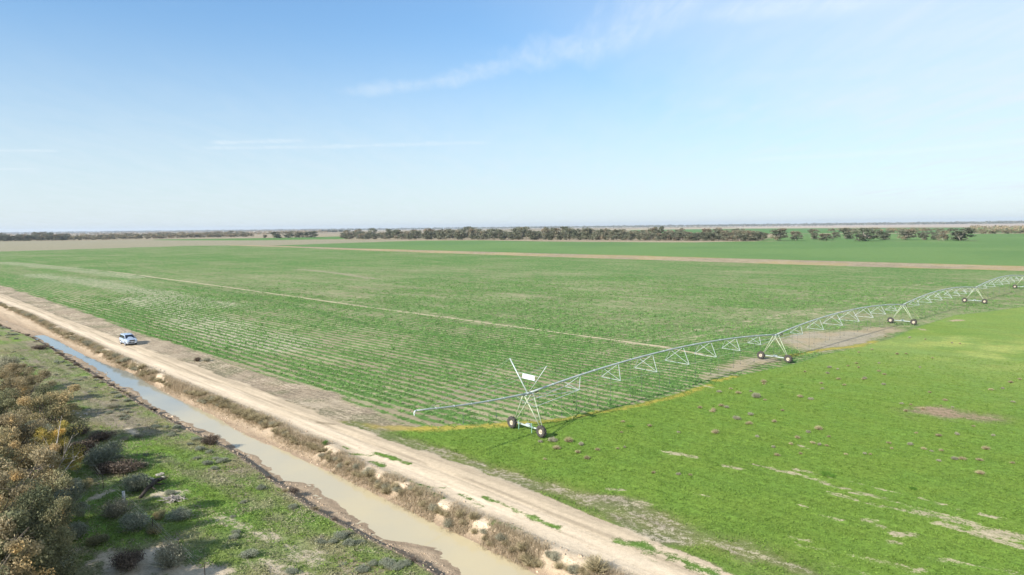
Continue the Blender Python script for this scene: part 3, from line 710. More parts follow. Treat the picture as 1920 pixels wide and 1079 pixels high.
q_ = QM(); V, Fc = ring_body([(1.22,[(.84,1.14),(.84,1.17),(.83,1.18),(.8,1.185),(.7,1.19),(.3,1.20)]), (.42,[(.87,1.14),(.83,1.36),(.745,1.68),(.71,1.78),(.62,1.82),(.22,1.845)]), cab(.1,.88,.73,1.86), cab(-1.0,.88,.73,1.88), cab(-1.9,.88,.72,1.85), (-2.25,[(.86,1.14),(.81,1.36),(.73,1.66),(.70,1.76),(.6,1.80),(.22,1.82)]), (-2.40,[(.82,1.14),(.79,1.3),(.74,1.45),(.7,1.5),(.6,1.53),(.22,1.55)])])
q_.add(V, Fc); q_.build('cabin', PAINT, car, True)
def panel(name, pts, mat, th=.012, parent=car):
    """four corners, counter-clockwise from outside"""
    P_ = np.array(pts, float); nrm = np.cross(P_[1]-P_[0], P_[3]-P_[0]); nrm /= np.linalg.norm(nrm)
    q_ = QM(); V = np.concatenate([P_, P_+nrm*th]); q_.add(V, [(3,2,1,0),(4,5,6,7),(0,1,5,4),(1,2,6,5),(2,3,7,6),(3,0,4,7)])
    return q_.build(name, mat, parent)
panel('windscreen', [(1.16,-.76,1.215),(1.16,.76,1.215),(.47,.64,1.79),(.47,-.64,1.79)], GLASS, .02)
panel('rear_window', [(-2.40,.68,1.30),(-2.40,-.68,1.30),(-2.285,-.62,1.70),(-2.285,.62,1.70)], GLASS, .03)
for sg in (1,-1):
    def sw(x0, x1, x2, x3):
        p_ = [(x0,.885*sg,1.22),(x1,.885*sg,1.22),(x2,.775*sg,1.70),(x3,.775*sg,1.70)]
        if sg > 0: p_ = p_[::-1]
        panel('side_window', p_, GLASS, .03)
    sw(-.12,.98,.42,-.12); sw(-1.15,-.2,-.2,-1.12); sw(-2.12,-1.25,-1.22,-2.05)
    mm_ = QM(); mm_.box((.86,1.03*sg,1.26), (.14,.20,.17), taper=.85); mm_.tube([(.86,.9*sg,1.2),(.86,1.0*sg,1.24)], .03, 6); mm_.build('door_mirror', PAINT, car)
    hl = QM(); hl.box((2.30,.70*sg,.98), (.20,.36,.17), taper=.85); hl.build('headlight', LAMP, car)
    fg = QM(); fg.box((2.40,.66*sg,.60), (.08,.18,.10)); fg.build('fog_lamp', LAMP, car)
    tl = QM(); tl.box((-2.36,.80*sg,1.12), (.12,.14,.36)); tl.build('tail_light', REDL, car)
    rr_ = QM(); rr_.tube([(.25,.66*sg,1.86),(.15,.66*sg,1.93),(-1.8,.65*sg,1.93),(-1.95,.65*sg,1.86)], .022, 6); rr_.build('roof_rail', CHROME, car)
    ss_ = QM(); ss_.box((-.1,.95*sg,.40), (2.1,.16,.07)); ss_.build('side_step', CHROME, car)
    for xw in (1.42,-1.38):
        ar = QM(); ar.lathe([(.0,.47),(.035,.46),(.035,.40),(.0,.39)], (xw,.925*sg-(.0 if sg>0 else .035),.42), ((0,1,0),(1,0,0),(0,0,1)), 24); ar.build('wheel_arch', PAINT, car, True)
        wl = QM(); wl.lathe([(-.13,.2),(-.13,.33),(-.10,.375),(.10,.375),(.13,.33),(.13,.2)], (xw,.85*sg,.375), ((0,1,0),(1,0,0),(0,0,1)), 24, 0)
        s1 = sg
        wl.lathe([(.125*s1,.25),(.10*s1,.23),(.09*s1,.08),(.12*s1,.06),(.12*s1,.0)], (xw,.85*sg,.375), ((0,1,0),(1,0,0),(0,0,1)), 24, 1)
        for k in range(6):
            an = k*math.pi/3; wl.box((xw+.14*math.cos(an),.85*sg+.105*s1,.375+.14*math.sin(an)), (.18,.03,.05), ((math.cos(an),0,math.sin(an)),(0,1,0),(-math.sin(an),0,math.cos(an))), 1)
        wl.build('wheel', [RUBBER, LAMP], car, True)
gr = QM(); gr.box((2.40,0,.96), (.07,.90,.22)); g_ = gr.build('grille', GLASS, car)
cb = QM()
for k in range(5): cb.box((2.44,(k-2)*.17,.96), (.02,.035,.19))
cb.build('grille_bar', CHROME, g_)
ai = QM(); ai.box((2.44,0,.57), (.05,.84,.12)); ai.build('air_intake', BLACK, car)
bp = QM(); bp.box((2.42,0,.73), (.10,1.5,.13)); bp.box((2.38,0,.45),(.12,1.4,.07)); bp.build('bumper', PAINT, car)
npl = QM(); npl.box((2.485,0,.70), (.012,.38,.11)); npl.build('number_plate', WHITE, car)
ub = QM(); ub.box((0,0,.38), (4.0,1.5,.16)); ub.build('underbody', BLACK, car)
an_ = QM(); an_.tube([(2.30,.62,1.15),(2.32,.62,2.0)], .012, 4); an_.build('aerial', BLACK, car)
# ------------------------------------------------------------------ vegetation
def rand_dirs(n, r):
    v = r.normal(size=(n,3)); return v/np.linalg.norm(v, axis=1)[:,None]
def leaf_quads(q, cen, size, r, tint, up=.0, aspect=.6):
    """one quad per centre, random orientation"""
    n = len(cen); d = rand_dirs(n, r); d[:,2] = d[:,2]*(1-up)+up*r.uniform(.3,1,n); d /= np.linalg.norm(d,axis=1)[:,None]
    e = np.cross(d, rand_dirs(n, r)); e /= np.linalg.norm(e,axis=1)[:,None]+1e-9
    s = np.broadcast_to(size, (n,))*r.uniform(.65,1.35,n)
    a = d*s[:,None]*.5; b = e*(s*aspect)[:,None]*.5
    V = np.stack([cen-a-b*.5, cen-a*.1-b-0*a, cen+a, cen-a*.1+b], 1).reshape(-1,3)
    q.add(V, np.arange(4*n).reshape(-1,4), np.repeat(np.clip(tint,0,1), 4))
def blob_points(n, c, R, r, shell=.55):
    d = rand_dirs(n, r); rad = shell+(1-shell)*r.random(n)**.7; rad *= np.where(r.random(n)<.25, r.random(n), 1)
    return c+d*np.asarray(R)*rad[:,None]
def tree_mesh(name, H, R, seed, nclump, nleaf, leafsize, mats, spread=.25, open_=.5, base=.25, bare=0.):
    r = np.random.default_rng(seed); wood = QM(); lf = QM()
    nst = r.integers(1,4) if H > 3 else 3
    stems = []
    for k in range(nst):
        an = r.uniform(0,2*math.pi); d = np.array([math.cos(an), math.sin(an), 0])
        p0 = d*.12*(nst>1); p1 = d*R*.15*(k>0)+UPV*H*base*.6+r.normal(0,.02*H,3)*[1,1,0]; p2 = d*R*.3+UPV*H*(base+.2)
        wood.tube([p0, p1, p2], [.024*H, .018*H, .012*H], 6); stems.append(p2)
    cl = []
    for k in range(nclump):
        an = r.uniform(0,2*math.pi); rr = R*math.sqrt(r.random())*.80; zz_ = H*(base+(1-base)*(.12+.80*r.random()))
        lim = math.sqrt(max(0.08,1-((zz_/H-(.5+base*.45))/.56)**2)); rr = min(rr, R*lim*.85)
        c = np.array([rr*math.cos(an), rr*math.sin(an), zz_]); cl.append(c)
        st_ = stems[r.integers(len(stems))]; mid = st_*.5+c*.5+UPV*H*.03
        wood.tube([st_, mid, c], [.009*H,.006*H,.003*H], 4, cap=False)
    for c in cl:
        s = R*spread*r.uniform(.7,1.4); n = int(nleaf/nclump*r.uniform(.6,1.4))
        if r.random() < bare: 
            n = n//6
            for k in range(14):
                e = rand_dirs(1, r)[0]; e[2] = abs(e[2])*.7; wood.tube([c, c+e*s*.6, c+e*s*1.3+r.normal(0,.05*s,3)], [.02,.014,.006], 3, cap=False)
        pts = blob_points(n, c, (s*1.15, s*1.15, s*.72), r, .45)
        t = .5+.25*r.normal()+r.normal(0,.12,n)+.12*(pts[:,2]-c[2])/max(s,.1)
        leaf_quads(lf, pts, leafsize, r, t)
    return wood.mesh(name+'_wood', mats[0], True), lf.mesh(name+'_leaves', mats[1])
def plant(name, meshes, loc, rz, sc, label, cat, group=None, parts=('trunk','crown')):
    if len(meshes) == 1:
        o = bpy.data.objects.new(name, meshes[0]); C.objects.link(o)
    else:
        o = empty(name)
        for m_, pn_ in zip(meshes, parts):
            c = bpy.data.objects.new(pn_, m_); C.objects.link(c); c.parent = o
    o.location = loc; o.rotation_euler.z = rz; o.scale = sc if hasattr(sc,'__len__') else (sc,sc,sc)
    tag(o, label, cat, group); return o
BARK = simple('grey_bark', (.15,.125,.10), .9, 0, .3, 4, .1); PALEBARK = simple('pale_gum_bark', (.34,.30,.25), .85, 0, .3, .6, .1)
L_OLIVE = leafy('olive_leaves', (.13,.14,.075), (.34,.315,.17), (.50,.37,.19), patch=.22)
L_ORANGE = leafy('orange_olive_leaves', (.24,.20,.115), (.46,.37,.22), (.60,.41,.18), patch=.3)
L_YELLOW = leafy('yellow_leaves', (.34,.30,.09), (.62,.48,.13), (.62,.42,.13), patch=.6)
L_GREY = leafy('grey_green_leaves', (.19,.205,.145), (.38,.395,.29), patch=.8)
L_GREYB = leafy('grey_brown_twigs', (.20,.185,.125), (.40,.375,.265), trans=.1, patch=.8)
L_DEAD = leafy('dead_brown_twigs', (.19,.155,.085), (.44,.37,.22), trans=.1, patch=.7)
L_DARK = leafy('dark_brown_twigs', (.08,.062,.047), (.19,.145,.11), trans=.05, patch=.7)
L_GUM = leafy('gum_leaves', (.095,.108,.068), (.21,.215,.145), (.26,.205,.14), trans=.15, patch=.05)
L_SCRUB = leafy('scrub_leaves', (.12,.125,.075), (.28,.235,.14), (.36,.26,.16), trans=.15, patch=.05)
L_CROP = leafy('crop_leaves', (.08,.172,.045), (.17,.295,.085), trans=.25, patch=.15)
L_TUFT = leafy('grass_tufts', (.12,.205,.032), (.19,.28,.052), trans=.25, patch=.3)
L_TUFTO = leafy('bank_weeds', (.16,.175,.075), (.33,.31,.19), (.16,.23,.05), trans=.2, patch=.35)
L_LUSH = leafy('lush_leaves', (.05,.14,.015), (.11,.24,.03), trans=.25, patch=1)

def bush_mesh(name, R, H, seed, nleaf, size, mat, ntwig=40, tw=.012, twmat=None, clumps=7, aspect=.4):
    r = np.random.default_rng(seed); q = QM()
    for k in range(clumps):
        an = 2*math.pi*k/clumps+r.uniform(-.4,.4); rr = R*r.uniform(.15,.62)
        c = np.array([rr*math.cos(an), rr*math.sin(an), H*r.uniform(.35,.68)]); s = R*r.uniform(.35,.5)
        n = nleaf//clumps; pts = blob_points(n, c, (s,s,min(s,H*.38)), r, .3); pts[:,2] = np.abs(pts[:,2])+.02
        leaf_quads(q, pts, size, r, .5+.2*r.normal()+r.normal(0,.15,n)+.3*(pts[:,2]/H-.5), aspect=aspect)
    for k in range(ntwig):
        e = rand_dirs(1, r)[0]; e[2] = abs(e[2])*.9+.25; e /= np.linalg.norm(e)
        L = R*r.uniform(.7,1.15); p1 = e*L*.55*[1,1,H/R]; p2 = e*L*[1,1,H/R]+r.normal(0,.06*R,3)
        q.tube([np.zeros(3), p1, p2], [tw*1.5, tw, tw*.4], 3, cap=False, tint=r.uniform(.3,1))
    return q.mesh(name, mat)
# --- trees and shrubs of the thicket at the lower left, each with its own place
TT = {}
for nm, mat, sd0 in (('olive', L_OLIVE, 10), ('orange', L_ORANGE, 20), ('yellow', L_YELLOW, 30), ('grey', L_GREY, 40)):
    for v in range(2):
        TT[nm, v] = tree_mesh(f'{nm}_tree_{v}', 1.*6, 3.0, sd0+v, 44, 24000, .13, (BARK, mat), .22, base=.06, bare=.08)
thick = [ # base px, height, radius, kind, label
 (100,842,6.4,3.3,'olive',0,'large olive tree with orange tips at the front of the thicket beside the grassy bank'),
 (58,790,5.6,2.8,'orange',1,'orange-leaved tree behind the large olive tree in the thicket'),
 (22,765,5.2,2.6,'orange',0,'orange and brown tree at the left edge below the grey dome shrub'),
 (8,850,6.0,3.0,'olive',1,'dark olive tree at the left edge beside the large olive tree'),
 (30,905,6.2,2.7,'orange',0,'tan-orange tree at the left edge above the dead branches'),
 (112,900,5.2,1.9,'yellow',0,'small bright yellow tree among darker trees of the thicket'),
 (62,955,5.4,2.3,'olive',0,'grey-olive tree with bare dead branches beside the yellow tree'),
 (22,1040,6.8,3.4,'orange',1,'broad brownish tree at the lower left edge of the thicket'),
 (72,1060,5.8,2.6,'olive',1,'olive tree at the lower left beside the broad brownish tree'),
 (15,1160,6.8,3.4,'olive',0,'olive tree in the lower left corner of the view'),
 (55,880,4.2,2.1,'grey',0,'grey-green tree between the two tan-orange trees'),
 (-40,800,6.0,3.0,'olive',1,'olive tree just beyond the left edge behind the orange trees'),
 (-45,930,6.2,3.2,'orange',0,'orange tree beyond the left edge below the dark olive tree'),
 (-70,1050,6.5,3.2,'olive',0,'tall olive tree beyond the left edge near the lower corner'),
 (-75,1260,6.0,3.0,'olive',1,'olive tree below the left corner of the view'),
 (-60,1150,7.0,3.2,'olive',0,'tall olive tree outside the frame left of the lower corner'),
 (-20,1240,6.6,3.0,'orange',1,'orange tree just below the lower left corner'),
 (-180,1090,7.6,3.6,'olive',1,'tallest olive tree well outside the left edge'),
 (-150,960,7.6,3.4,'orange',0,'tall orange tree well outside the left edge'),
 (-120,860,7.4,3.4,'olive',0,'tall olive tree outside the left edge'),
 (120,985,3.2,1.6,'grey',1,'small grey-green tree at the shaded foot of the thicket'),
 (-10,990,7.0,3.3,'olive',1,'olive tree at the left edge above the broad brownish tree'),
 (70,1130,6.2,2.6,'olive',0,'olive tree at the bottom edge right of the lower left corner'),
 (-5,1115,6.8,3.2,'orange',1,'tan tree at the lower left corner in front of the olive trees'),
 (40,735,3.6,2.4,'orange',1,'low orange shrub tree between grey dome shrub and orange trees'),
]
for px, py, H, R, kind, v, lb in thick:
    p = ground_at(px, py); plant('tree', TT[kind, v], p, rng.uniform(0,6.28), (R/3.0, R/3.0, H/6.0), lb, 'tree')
BU = {}
for nm, mat, n, sz, tw in (('grey', L_GREY, 3600, .09, 50), ('greyb', L_GREYB, 2600, .08, 120), ('dead', L_DEAD, 700, .075, 260), ('dark', L_DARK, 2400, .10, 110), ('lush', L_LUSH, 900, .10, 0), ('green', L_OLIVE, 3200, .10, 30)):
    for v in range(3): BU[nm, v] = bush_mesh(f'{nm}_bush_{v}', 1., .8, hash(nm) % 97+v if False else len(nm)*13+v, n, sz, mat, tw, clumps=(9 if nm != 'lush' else 5))
shrubs = [
 (14,694,2.0,2.2,'greyb','grey dome-shaped leafless shrub at the left edge above the orange trees'),
 (195,872,2.1,2.0,'grey','wide grey-green shrub beside the yellow tree, largest grey shrub of the bank'),
 (158,850,1.6,1.2,'dark','dark brown shrub in shade behind the wide grey-green shrub'),
 (232,886,1.7,1.1,'dark','dark brown shrub between two grey-green shrubs'),
 (200,888,1.2,1.0,'dark','small dark brown shrub directly below the wide grey-green shrub'),
 (258,922,1.35,1.6,'grey','rounded pale grey shrub beside the fallen dark log'),
 (217,968,1.25,1.3,'greyb','grey twiggy shrub left of the white fence post'),
 (252,990,1.35,1.2,'grey','grey shrub below the white fence post'),
 (338,974,1.1,.8,'grey','low grey shrub on the grass below the heap of sticks'),
 (320,1063,1.2,1.5,'greyb','round grey-brown shrub on bare sand beside the thin fence picket'),
 (238,1066,1.2,1.2,'dark','dark leafless shrub at the bottom left of the round grey-brown shrub'),
 (105,1080,1.5,1.3,'grey','grey-green shrub at the bottom edge in tree shade'),
 (142,1008,1.1,1.0,'grey','grey-green shrub in dappled shade on the lower left grass'),
 (124,930,1.5,1.3,'grey','leaning grey shrub in deep shade beneath the yellow tree'),
 (150,815,1.4,1.0,'dark','low dark shrub beside the pale rocks'),
 (190,826,1.5,.9,'dark','low dark brown shrub above the wide grey-green shrub'),
 (152,770,.6,.5,'lush','small bright green bush beside the pale rocks'),
 (268,876,.6,.5,'greyb','small grey-brown bush at the shaded edge behind the rounded pale grey shrub'),
 (300,973,.7,.6,'green','small olive bush between white post and low grey shrub'),
 (396,833,1.15,.9,'dark','dark brown bush on the left canal bank'),
 (165,640,.0,.0,'dark',''),
 (75,655,1.5,.8,'dark','dark brown bush beside the upper end of the canal water'),
 (213,765,.9,.5,'greyb','low grey bush in the middle of the dry bank'),
 (370,678,.7,.7,'dark','small dark brown tussock on the grey verge beyond the road'),
 (387,678,.8,.6,'greyb','small pale tussock beside the dark one on the grey verge'),
 (1116,1072,1.0,1.0,'dead','brown tumbleweed-like bush at the end of the canal hedge near the bottom edge'),
 (155,918,1.0,.8,'green','olive bush in shade between yellow tree and dark fence post'),
 (180,1022,.9,.7,'green','olive bush on the shaded grass near the bottom left'),
 (288,1000,.8,.7,'green','olive bush below the two grey shrubs beside the wire fence'),
 (610,835,.5,.55,'lush','small green bush in the brown canal hedge'),
]
for i_, (px, py, R, H, kind, lb) in enumerate(shrubs):
    if R <= 0: continue
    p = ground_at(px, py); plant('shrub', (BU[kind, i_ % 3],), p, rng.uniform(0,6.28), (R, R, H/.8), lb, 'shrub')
# --- hedge of dry brown bushes along the road side of the canal
s_ = 12.; k = 0
while s_ < 330:
    u_ = fe(fL, s_)-.35+rng.normal(0,.22); x_, y_ = RD*s_+RN*u_
    wgt = fbm(np.array([s_]), np.array([0.]), 6., 2, 201)[0]
    if wgt > .2 and k < 295:
        R = rng.uniform(.42,.70)*(.8+.6*wgt)*(.82 if s_ < 70 else 1.12)
        plant('dry_bush', (BU['dead' if rng.random()<.8 else 'greyb', k % 3],), (x_, y_, float(height(x_, y_))-.05), rng.uniform(0,6.28), (R*1.1, R*1.1, R*rng.uniform(.95,1.35)),
              'dry brown leafless bush in the hedge-like row between canal and dirt road', 'bush', 'dry bushes in the row between canal and road')
        k += 1
    s_ += rng.uniform(.42,.8)*(1. if s_ < 90 else 2.0)
# --- dry grass fringe on the crest and upper slope of the road-side bank
L_DRY = leafy('dry_grass', (.30,.235,.15), (.50,.41,.28), trans=.2, patch=.4)
q = QM(); n = 48000; s_ = 10+220*rng.random(n)**1.5; u_ = fe(fL, s_)-.35+rng.normal(0,.45,n); P_ = np.stack([RD[0]*s_+RN[0]*u_, RD[1]*s_+RN[1]*u_], 1)
P_ = P_[fbm(P_[:,0], P_[:,1], 2.5, 3, 231) > .36]
z_ = height(P_[:,0], P_[:,1]); nb = 5; n = len(P_)
b0 = np.repeat(np.stack([P_[:,0], P_[:,1], z_-.03], 1), nb, 0)+rng.normal(0,.06,(n*nb,3))*[1,1,0]
hh = rng.uniform(.12,.42,n*nb); tip = b0+np.stack([rng.normal(0,.13,n*nb), rng.normal(0,.13,n*nb), hh], 1); wv = rand_dirs(n*nb, rng)*[1,1,0]*.013
q.add(np.stack([b0-wv, b0+wv, tip+wv*.3, tip-wv*.3], 1).reshape(-1,3), np.arange(4*n*nb).reshape(-1,4), np.repeat(rng.random(n*nb), 4))
o = q.build('dry_grass', L_DRY); tag(o, kind='stuff', label='dry brown grass fringe along the canal bank'); o['category'] = 'grass'
# --- dark dry clumps along the left scarp
k = 0
for s_ in np.sort(rng.uniform(22, 200, 90)):
    u_ = fe(fC, s_)+rng.uniform(-.1,.7); x_, y_ = RD*s_+RN*u_
    R = rng.uniform(.2,.52)
    plant('dry_clump', (BU['dark' if k % 3 else 'dead', k % 3],), (x_, y_, float(height(x_, y_))-.05), rng.uniform(0,6.28), (R*1.3, R*1.3, R), 'dark brown dry clump on the edge of the left canal bank', 'bush', 'dry clumps along the left canal edge')
    k += 1
# --- low grey saltbush on the left bank
k = 0
while k < 110:
    s_ = rng.uniform(24, 190)**1.0; off = rng.exponential(3.2)+.3; u_ = fe(fC, s_)-off; x_, y_ = RD*s_+RN*u_
    if off > 15 or (fbm(np.array([x_]), np.array([y_]), 6., 3, 211)[0] < .47 and rng.random() < .75): continue
    R = rng.uniform(.18,.55)*(1. if s_ < 60 else 1.25)
    plant('saltbush', (BU['grey' if k % 4 else 'greyb', k % 3],), (x_, y_, float(height(x_, y_))-.03), rng.uniform(0,6.28), (R, R, R*rng.uniform(.6,.9)), 'low grey saltbush scattered on the grassy left canal bank', 'bush', 'saltbushes on the left canal bank')
    k += 1
for px, py in [(368,826),(382,830),(392,850),(405,862),(388,872),(402,880),(375,845),(355,835),(415,868),(368,862),(440,1010),(465,1045),(640,1010),(655,1022),(700,1060),(745,1068),(725,1062),(760,1060),(625,1018),(560,895),(545,1075),(680,1072)]:
    p = ground_at(px, py); R = rng.uniform(.4,.75)
    plant('saltbush', (BU['grey', k % 3],), p, rng.uniform(0,6.28), (R, R, R*.8), 'low grey saltbush scattered on the grassy left canal bank', 'bush', 'saltbushes on the left canal bank'); k += 1
# --- dead bushes dotted over the pasture
pb = [(1036,828,1.0),(1044,842,.8),(1066,829,.9),(1089,835,.75),(1100,861,.7),(1083,850,.55),(1013,830,.5),(1120,845,.5),(1022,862,.4),(1171,840,.35),(1158,842,.3),(1225,888,.45),(1272,891,.45),(1294,892,.4),
 (1218,800,.5),(1272,812,.45),(1165,812,.4),(1168,792,.5),(1348,736,.6),(1384,738,.7),(1432,718,.8),(1418,746,1.1),(1352,762,.7),(1338,770,.6),(1362,765,.6),(1312,766,.6),(1336,773,.7),(1382,787,.95),(1404,796,.9),(1341,813,.75),
 (1408,779,.6),(1370,730,.5),(1432,721,.5),(1408,735,.5),(1452,792,.5),(1457,855,.6),(1450,840,.4),(1495,822,.6),(1483,834,.5),(1515,812,.5),(1535,806,.75),(1524,832,.6),(1536,835,.6),(1550,837,.5),(1554,820,.35),(1420,820,.4),
 (1501,852,.35),(1586,853,.4),(1621,852,.35),(1632,853,.3),(1667,832,.5),(1706,835,.65),(1672,842,.3),(1732,843,.5),(1747,847,.35),(1765,846,.4),(1760,818,.6),(1795,816,.6),(1718,813,.4),(1848,843,.65),(1790,862,.6),(1804,862,.6),(1837,864,.6),(1760,865,.4),(1838,889,.65),(1898,869,.4),
 (1862,818,.4),(1730,768,.7),(1698,772,.5),(1690,758,.5),(1708,760,.4),(1772,752,.6),(1786,765,.4),(1764,762,.35),(1858,732,.7),(1880,730,.5),(1895,718,.6),(1912,712,.5),(1900,755,.5),(1743,737,.5),(1825,800,.35),
 (1555,690,.7),(1572,712,.6),(1583,723,.55),(1552,701,.5),(1540,720,.6),(1509,698,.5),(1542,730,.5),(1610,690,.5),(1648,697,.6),(1622,711,.6),(1606,682,.5),(1619,712,.5),(1656,722,.6),(1658,703,.6),(1500,745,.7),(1520,750,.7),(1635,656,.5),(1610,662,.5),(1648,682,.5),(1682,665,.6),(1699,664,.5),(1785,644,.5),(1800,645,.5),(1748,672,.4),(1725,690,.4),(1467,771,.4),(1434,751,.4),(1570,693,.5),(1660,632,.5),(1590,687,.4),(1705,634,.5),(1735,637,.4)]
for i_, (px, py, R) in enumerate(pb):
    p = ground_at(px, py)
    near = py > 800 and px < 1110
    plant('dead_bush', (BU['dead' if i_ % 3 else 'greyb', i_ % 3],), p, rng.uniform(0,6.28), (R*.62, R*.62*rng.uniform(.6,1.25), R*rng.uniform(.45,.75)), 'brown dead bush beside the wheels of the nearest irrigator tower' if near else 'small brown dead bush dotted over the green pasture', 'bush',
          'dead bushes beside the nearest tower' if near else 'dead bushes dotted over the pasture')
for i_, (px, py, R) in enumerate([(1181,801,.5),(1553,893,.8),(1712,918,.5),(1465,722,.35),(1467,727,.35),(1527,713,.3)]):
    p = ground_at(px, py); plant('green_weed', (BU['lush', i_ % 3],), p, rng.uniform(0,6.28), (R, R, R*.5), 'dark green leafy weed clump standing in the pasture grass', 'plant', 'leafy weed clumps in the pasture')

# --- the crop: rows of leafy plants (ground cover nobody could count)
def region_mask(poly, x, y): return poly_sd(W(poly), x, y)
def crop_points(dmin, dmax, step, keep):
    out = []
    Cw = np.array(W(CROP)); wn = Cw[:,0]*ROWN[0]+Cw[:,1]*ROWN[1]
    for k in range(int(wn.min()/ROWSP)-1, int(min(wn.max(),320)/ROWSP)+2):
        sv = np.arange(-120, 330, step)+rng.uniform(0, step)
        sv = sv+rng.normal(0, step*.25, len(sv)); wv = k*ROWSP+rng.normal(0,.17,len(sv))
        x_ = ROWD[0]*sv+ROWN[0]*wv; y_ = ROWD[1]*sv+ROWN[1]*wv; d = np.hypot(x_, y_)
        ok = (d > dmin)&(d < dmax)&(y_ > 8)&(np.abs(x_/np.maximum(y_,1)) < .86)
        out.append(np.stack([x_[ok], y_[ok]], 1))
    P_ = np.concatenate(out)
    sd = region_mask(CROP, P_[:,0], P_[:,1])
    den = fbm(P_[:,0], P_[:,1], 30, 5, 91); st_ = fbm((P_[:,0]*ROWD[0]+P_[:,1]*ROWD[1])*.12, P_[:,0]*ROWN[0]+P_[:,1]*ROWN[1], 3.2, 4, 93)
    b = 1.3*(den-.5)+.9*(st_-.5); f = sst(.42, -.22, b+rng.normal(0,.12,len(P_)))
    d = np.hypot(P_[:,0], P_[:,1]); f = f*keep(d)
    for B in (B1, B2): f = f*(region_mask(B, P_[:,0], P_[:,1]) < .3)
    f = f*(line_d(W([(200,508),(400,535),(700,577),(1000,617),(1240,650),(1330,668)]), P_[:,0], P_[:,1]) > .6)
    ok = (sd > .4)&(rng.random(len(P_)) < f)&((P_[:,0]*RN[0]+P_[:,1]*RN[1]) > fe(fR, P_[:,0]*RD[0]+P_[:,1]*RD[1])+1.5)
    return P_[ok]
def clump_field(P_, nq, size, spread, hgt, q, up=.35, asp=.7):
    z = height(P_[:,0], P_[:,1]); n = len(P_)
    base = np.repeat(np.stack([P_[:,0], P_[:,1], z], 1), nq, 0); ct = np.repeat(rng.normal(.5,.2,n), nq); sc_ = np.repeat(rng.uniform(.7,1.25,n), nq)
    off = rng.normal(0, 1, (n*nq,3))*spread; off[:,2] = rng.uniform(.15,1,n*nq)*hgt*sc_
    leaf_quads(q, base+off, size*sc_, rng, ct+rng.normal(0,.15,n*nq), up=up, aspect=asp)
q = QM()
A_ = crop_points(40, 135, .36, lambda d: 1-sst(115,135,d)); print('crop near', len(A_)); clump_field(A_, 11, .165, .22, .30, q)
A_ = crop_points(115, 300, .75, lambda d: sst(115,135,d)*(1-sst(200,300,d))); print('crop mid', len(A_)); clump_field(A_, 9, .23, .30, .30, q)
o = q.build('crop_plants', L_CROP); tag(o, 'leafy green crop plants in long parallel rows', kind='stuff'); o['category'] = 'crop'
# --- grass tufts of the pasture and weeds of the bank
def scatter(n, smin, smax, umin, umax): 
    s_ = rng.uniform(smin, smax, n); u_ = rng.uniform(umin, umax, n); return s_, u_, np.stack([RD[0]*s_+RN[0]*u_, RD[1]*s_+RN[1]*u_], 1)
q = QM(); s_, u_, P_ = scatter(230000, -35, 110, 36, 130)
d = np.hypot(P_[:,0], P_[:,1]); ok = (P_[:,1] > 20)&(np.abs(P_[:,0]/np.maximum(P_[:,1],1)) < .86)&(d < 125)&(rng.random(len(d)) < np.clip((62/np.maximum(d,1))**2,0,1))&(u_ > fe(fR, s_)+.3)
P_ = P_[ok]; sd = region_mask(PAST, P_[:,0], P_[:,1]); P_ = P_[sd > .2]
# keep tufts off the bare patches: look the cover up on the land grid
def bias_at(P_):
    s_ = P_[:,0]*RD[0]+P_[:,1]*RD[1]; u_ = P_[:,0]*RN[0]+P_[:,1]*RN[1]
    i0 = np.clip(np.searchsorted(SL, s_), 0, NS-1); j0 = np.clip(np.searchsorted(UL, u_), 0, NU-1); return bias[i0*NU+j0]
P_ = P_[bias_at(P_) < -.35]; print('pasture tufts', len(P_)); clump_field(P_, 4, .13, .10, .10, q, up=.5, asp=.35)
o = q.build('pasture_grass', L_TUFT); tag(o, kind='stuff', label='short bright green grass covering the pasture'); o['category'] = 'grass'
q = QM(); s_, u_, P_ = scatter(150000, 18, 150, -8, 42)
ok = (u_ < fe(fC, s_)-.1)&(P_[:,1] > 18)&(np.abs(P_[:,0]/np.maximum(P_[:,1],1)) < .86)&(rng.random(len(s_)) < np.clip((58/np.hypot(P_[:,0],P_[:,1]))**1.5,0,1))
P_ = P_[ok]; P_ = P_[bias_at(P_)+rng.normal(0,.15,len(P_)) < -.05]; print('bank weeds', len(P_)); clump_field(P_, 4, .15, .11, .14, q, up=.45, asp=.35)
o = q.build('bank_grass', L_TUFTO); tag(o, kind='stuff', label='olive weeds and grass on the left canal bank'); o['category'] = 'grass'
# --- clods and stones of the sandy bank
CLOD = simple('sandy_clods', (.44,.34,.24), .95, 0, .25, 3, .1)
q = QM(); n = 5200; s_ = rng.uniform(14, 120, n)**1.; a = rng.random(n); lef = rng.random(n) < .45
u_ = np.where(lef, fe(fC, s_)*(1-a*.8)+fe(fWL, s_)*a*.8, fe(fWR, s_)*(1-a)+fe(fL, s_)*a)
u_ = np.where(rng.random(n) < .18, fe(fL, s_)+rng.exponential(.5, n), u_)
x_ = RD[0]*s_+RN[0]*u_; y_ = RD[1]*s_+RN[1]*u_; z_ = height(x_, y_); r_ = rng.exponential(.018, n)+.018
for i_ in range(n):
    c = np.array([x_[i_], y_[i_], z_[i_]+r_[i_]*.2]); rr = r_[i_]
    V = np.array([(-1,-1,-.6),(1,-1,-.6),(1,1,-.6),(-1,1,-.6),(-.6,-.6,.7),(.6,-.6,.7),(.6,.6,.7),(-.6,.6,.7)])*rr*(1+rng.normal(0,.25,(8,3)))
    q.add(c+V, [(0,3,2,1),(4,5,6,7),(0,1,5,4),(1,2,6,5),(2,3,7,6),(3,0,4,7)])
o = q.build('earth_clods', CLOD); tag(o, kind='stuff', label='earth clods and stones on the canal banks'); o['category'] = 'clods'

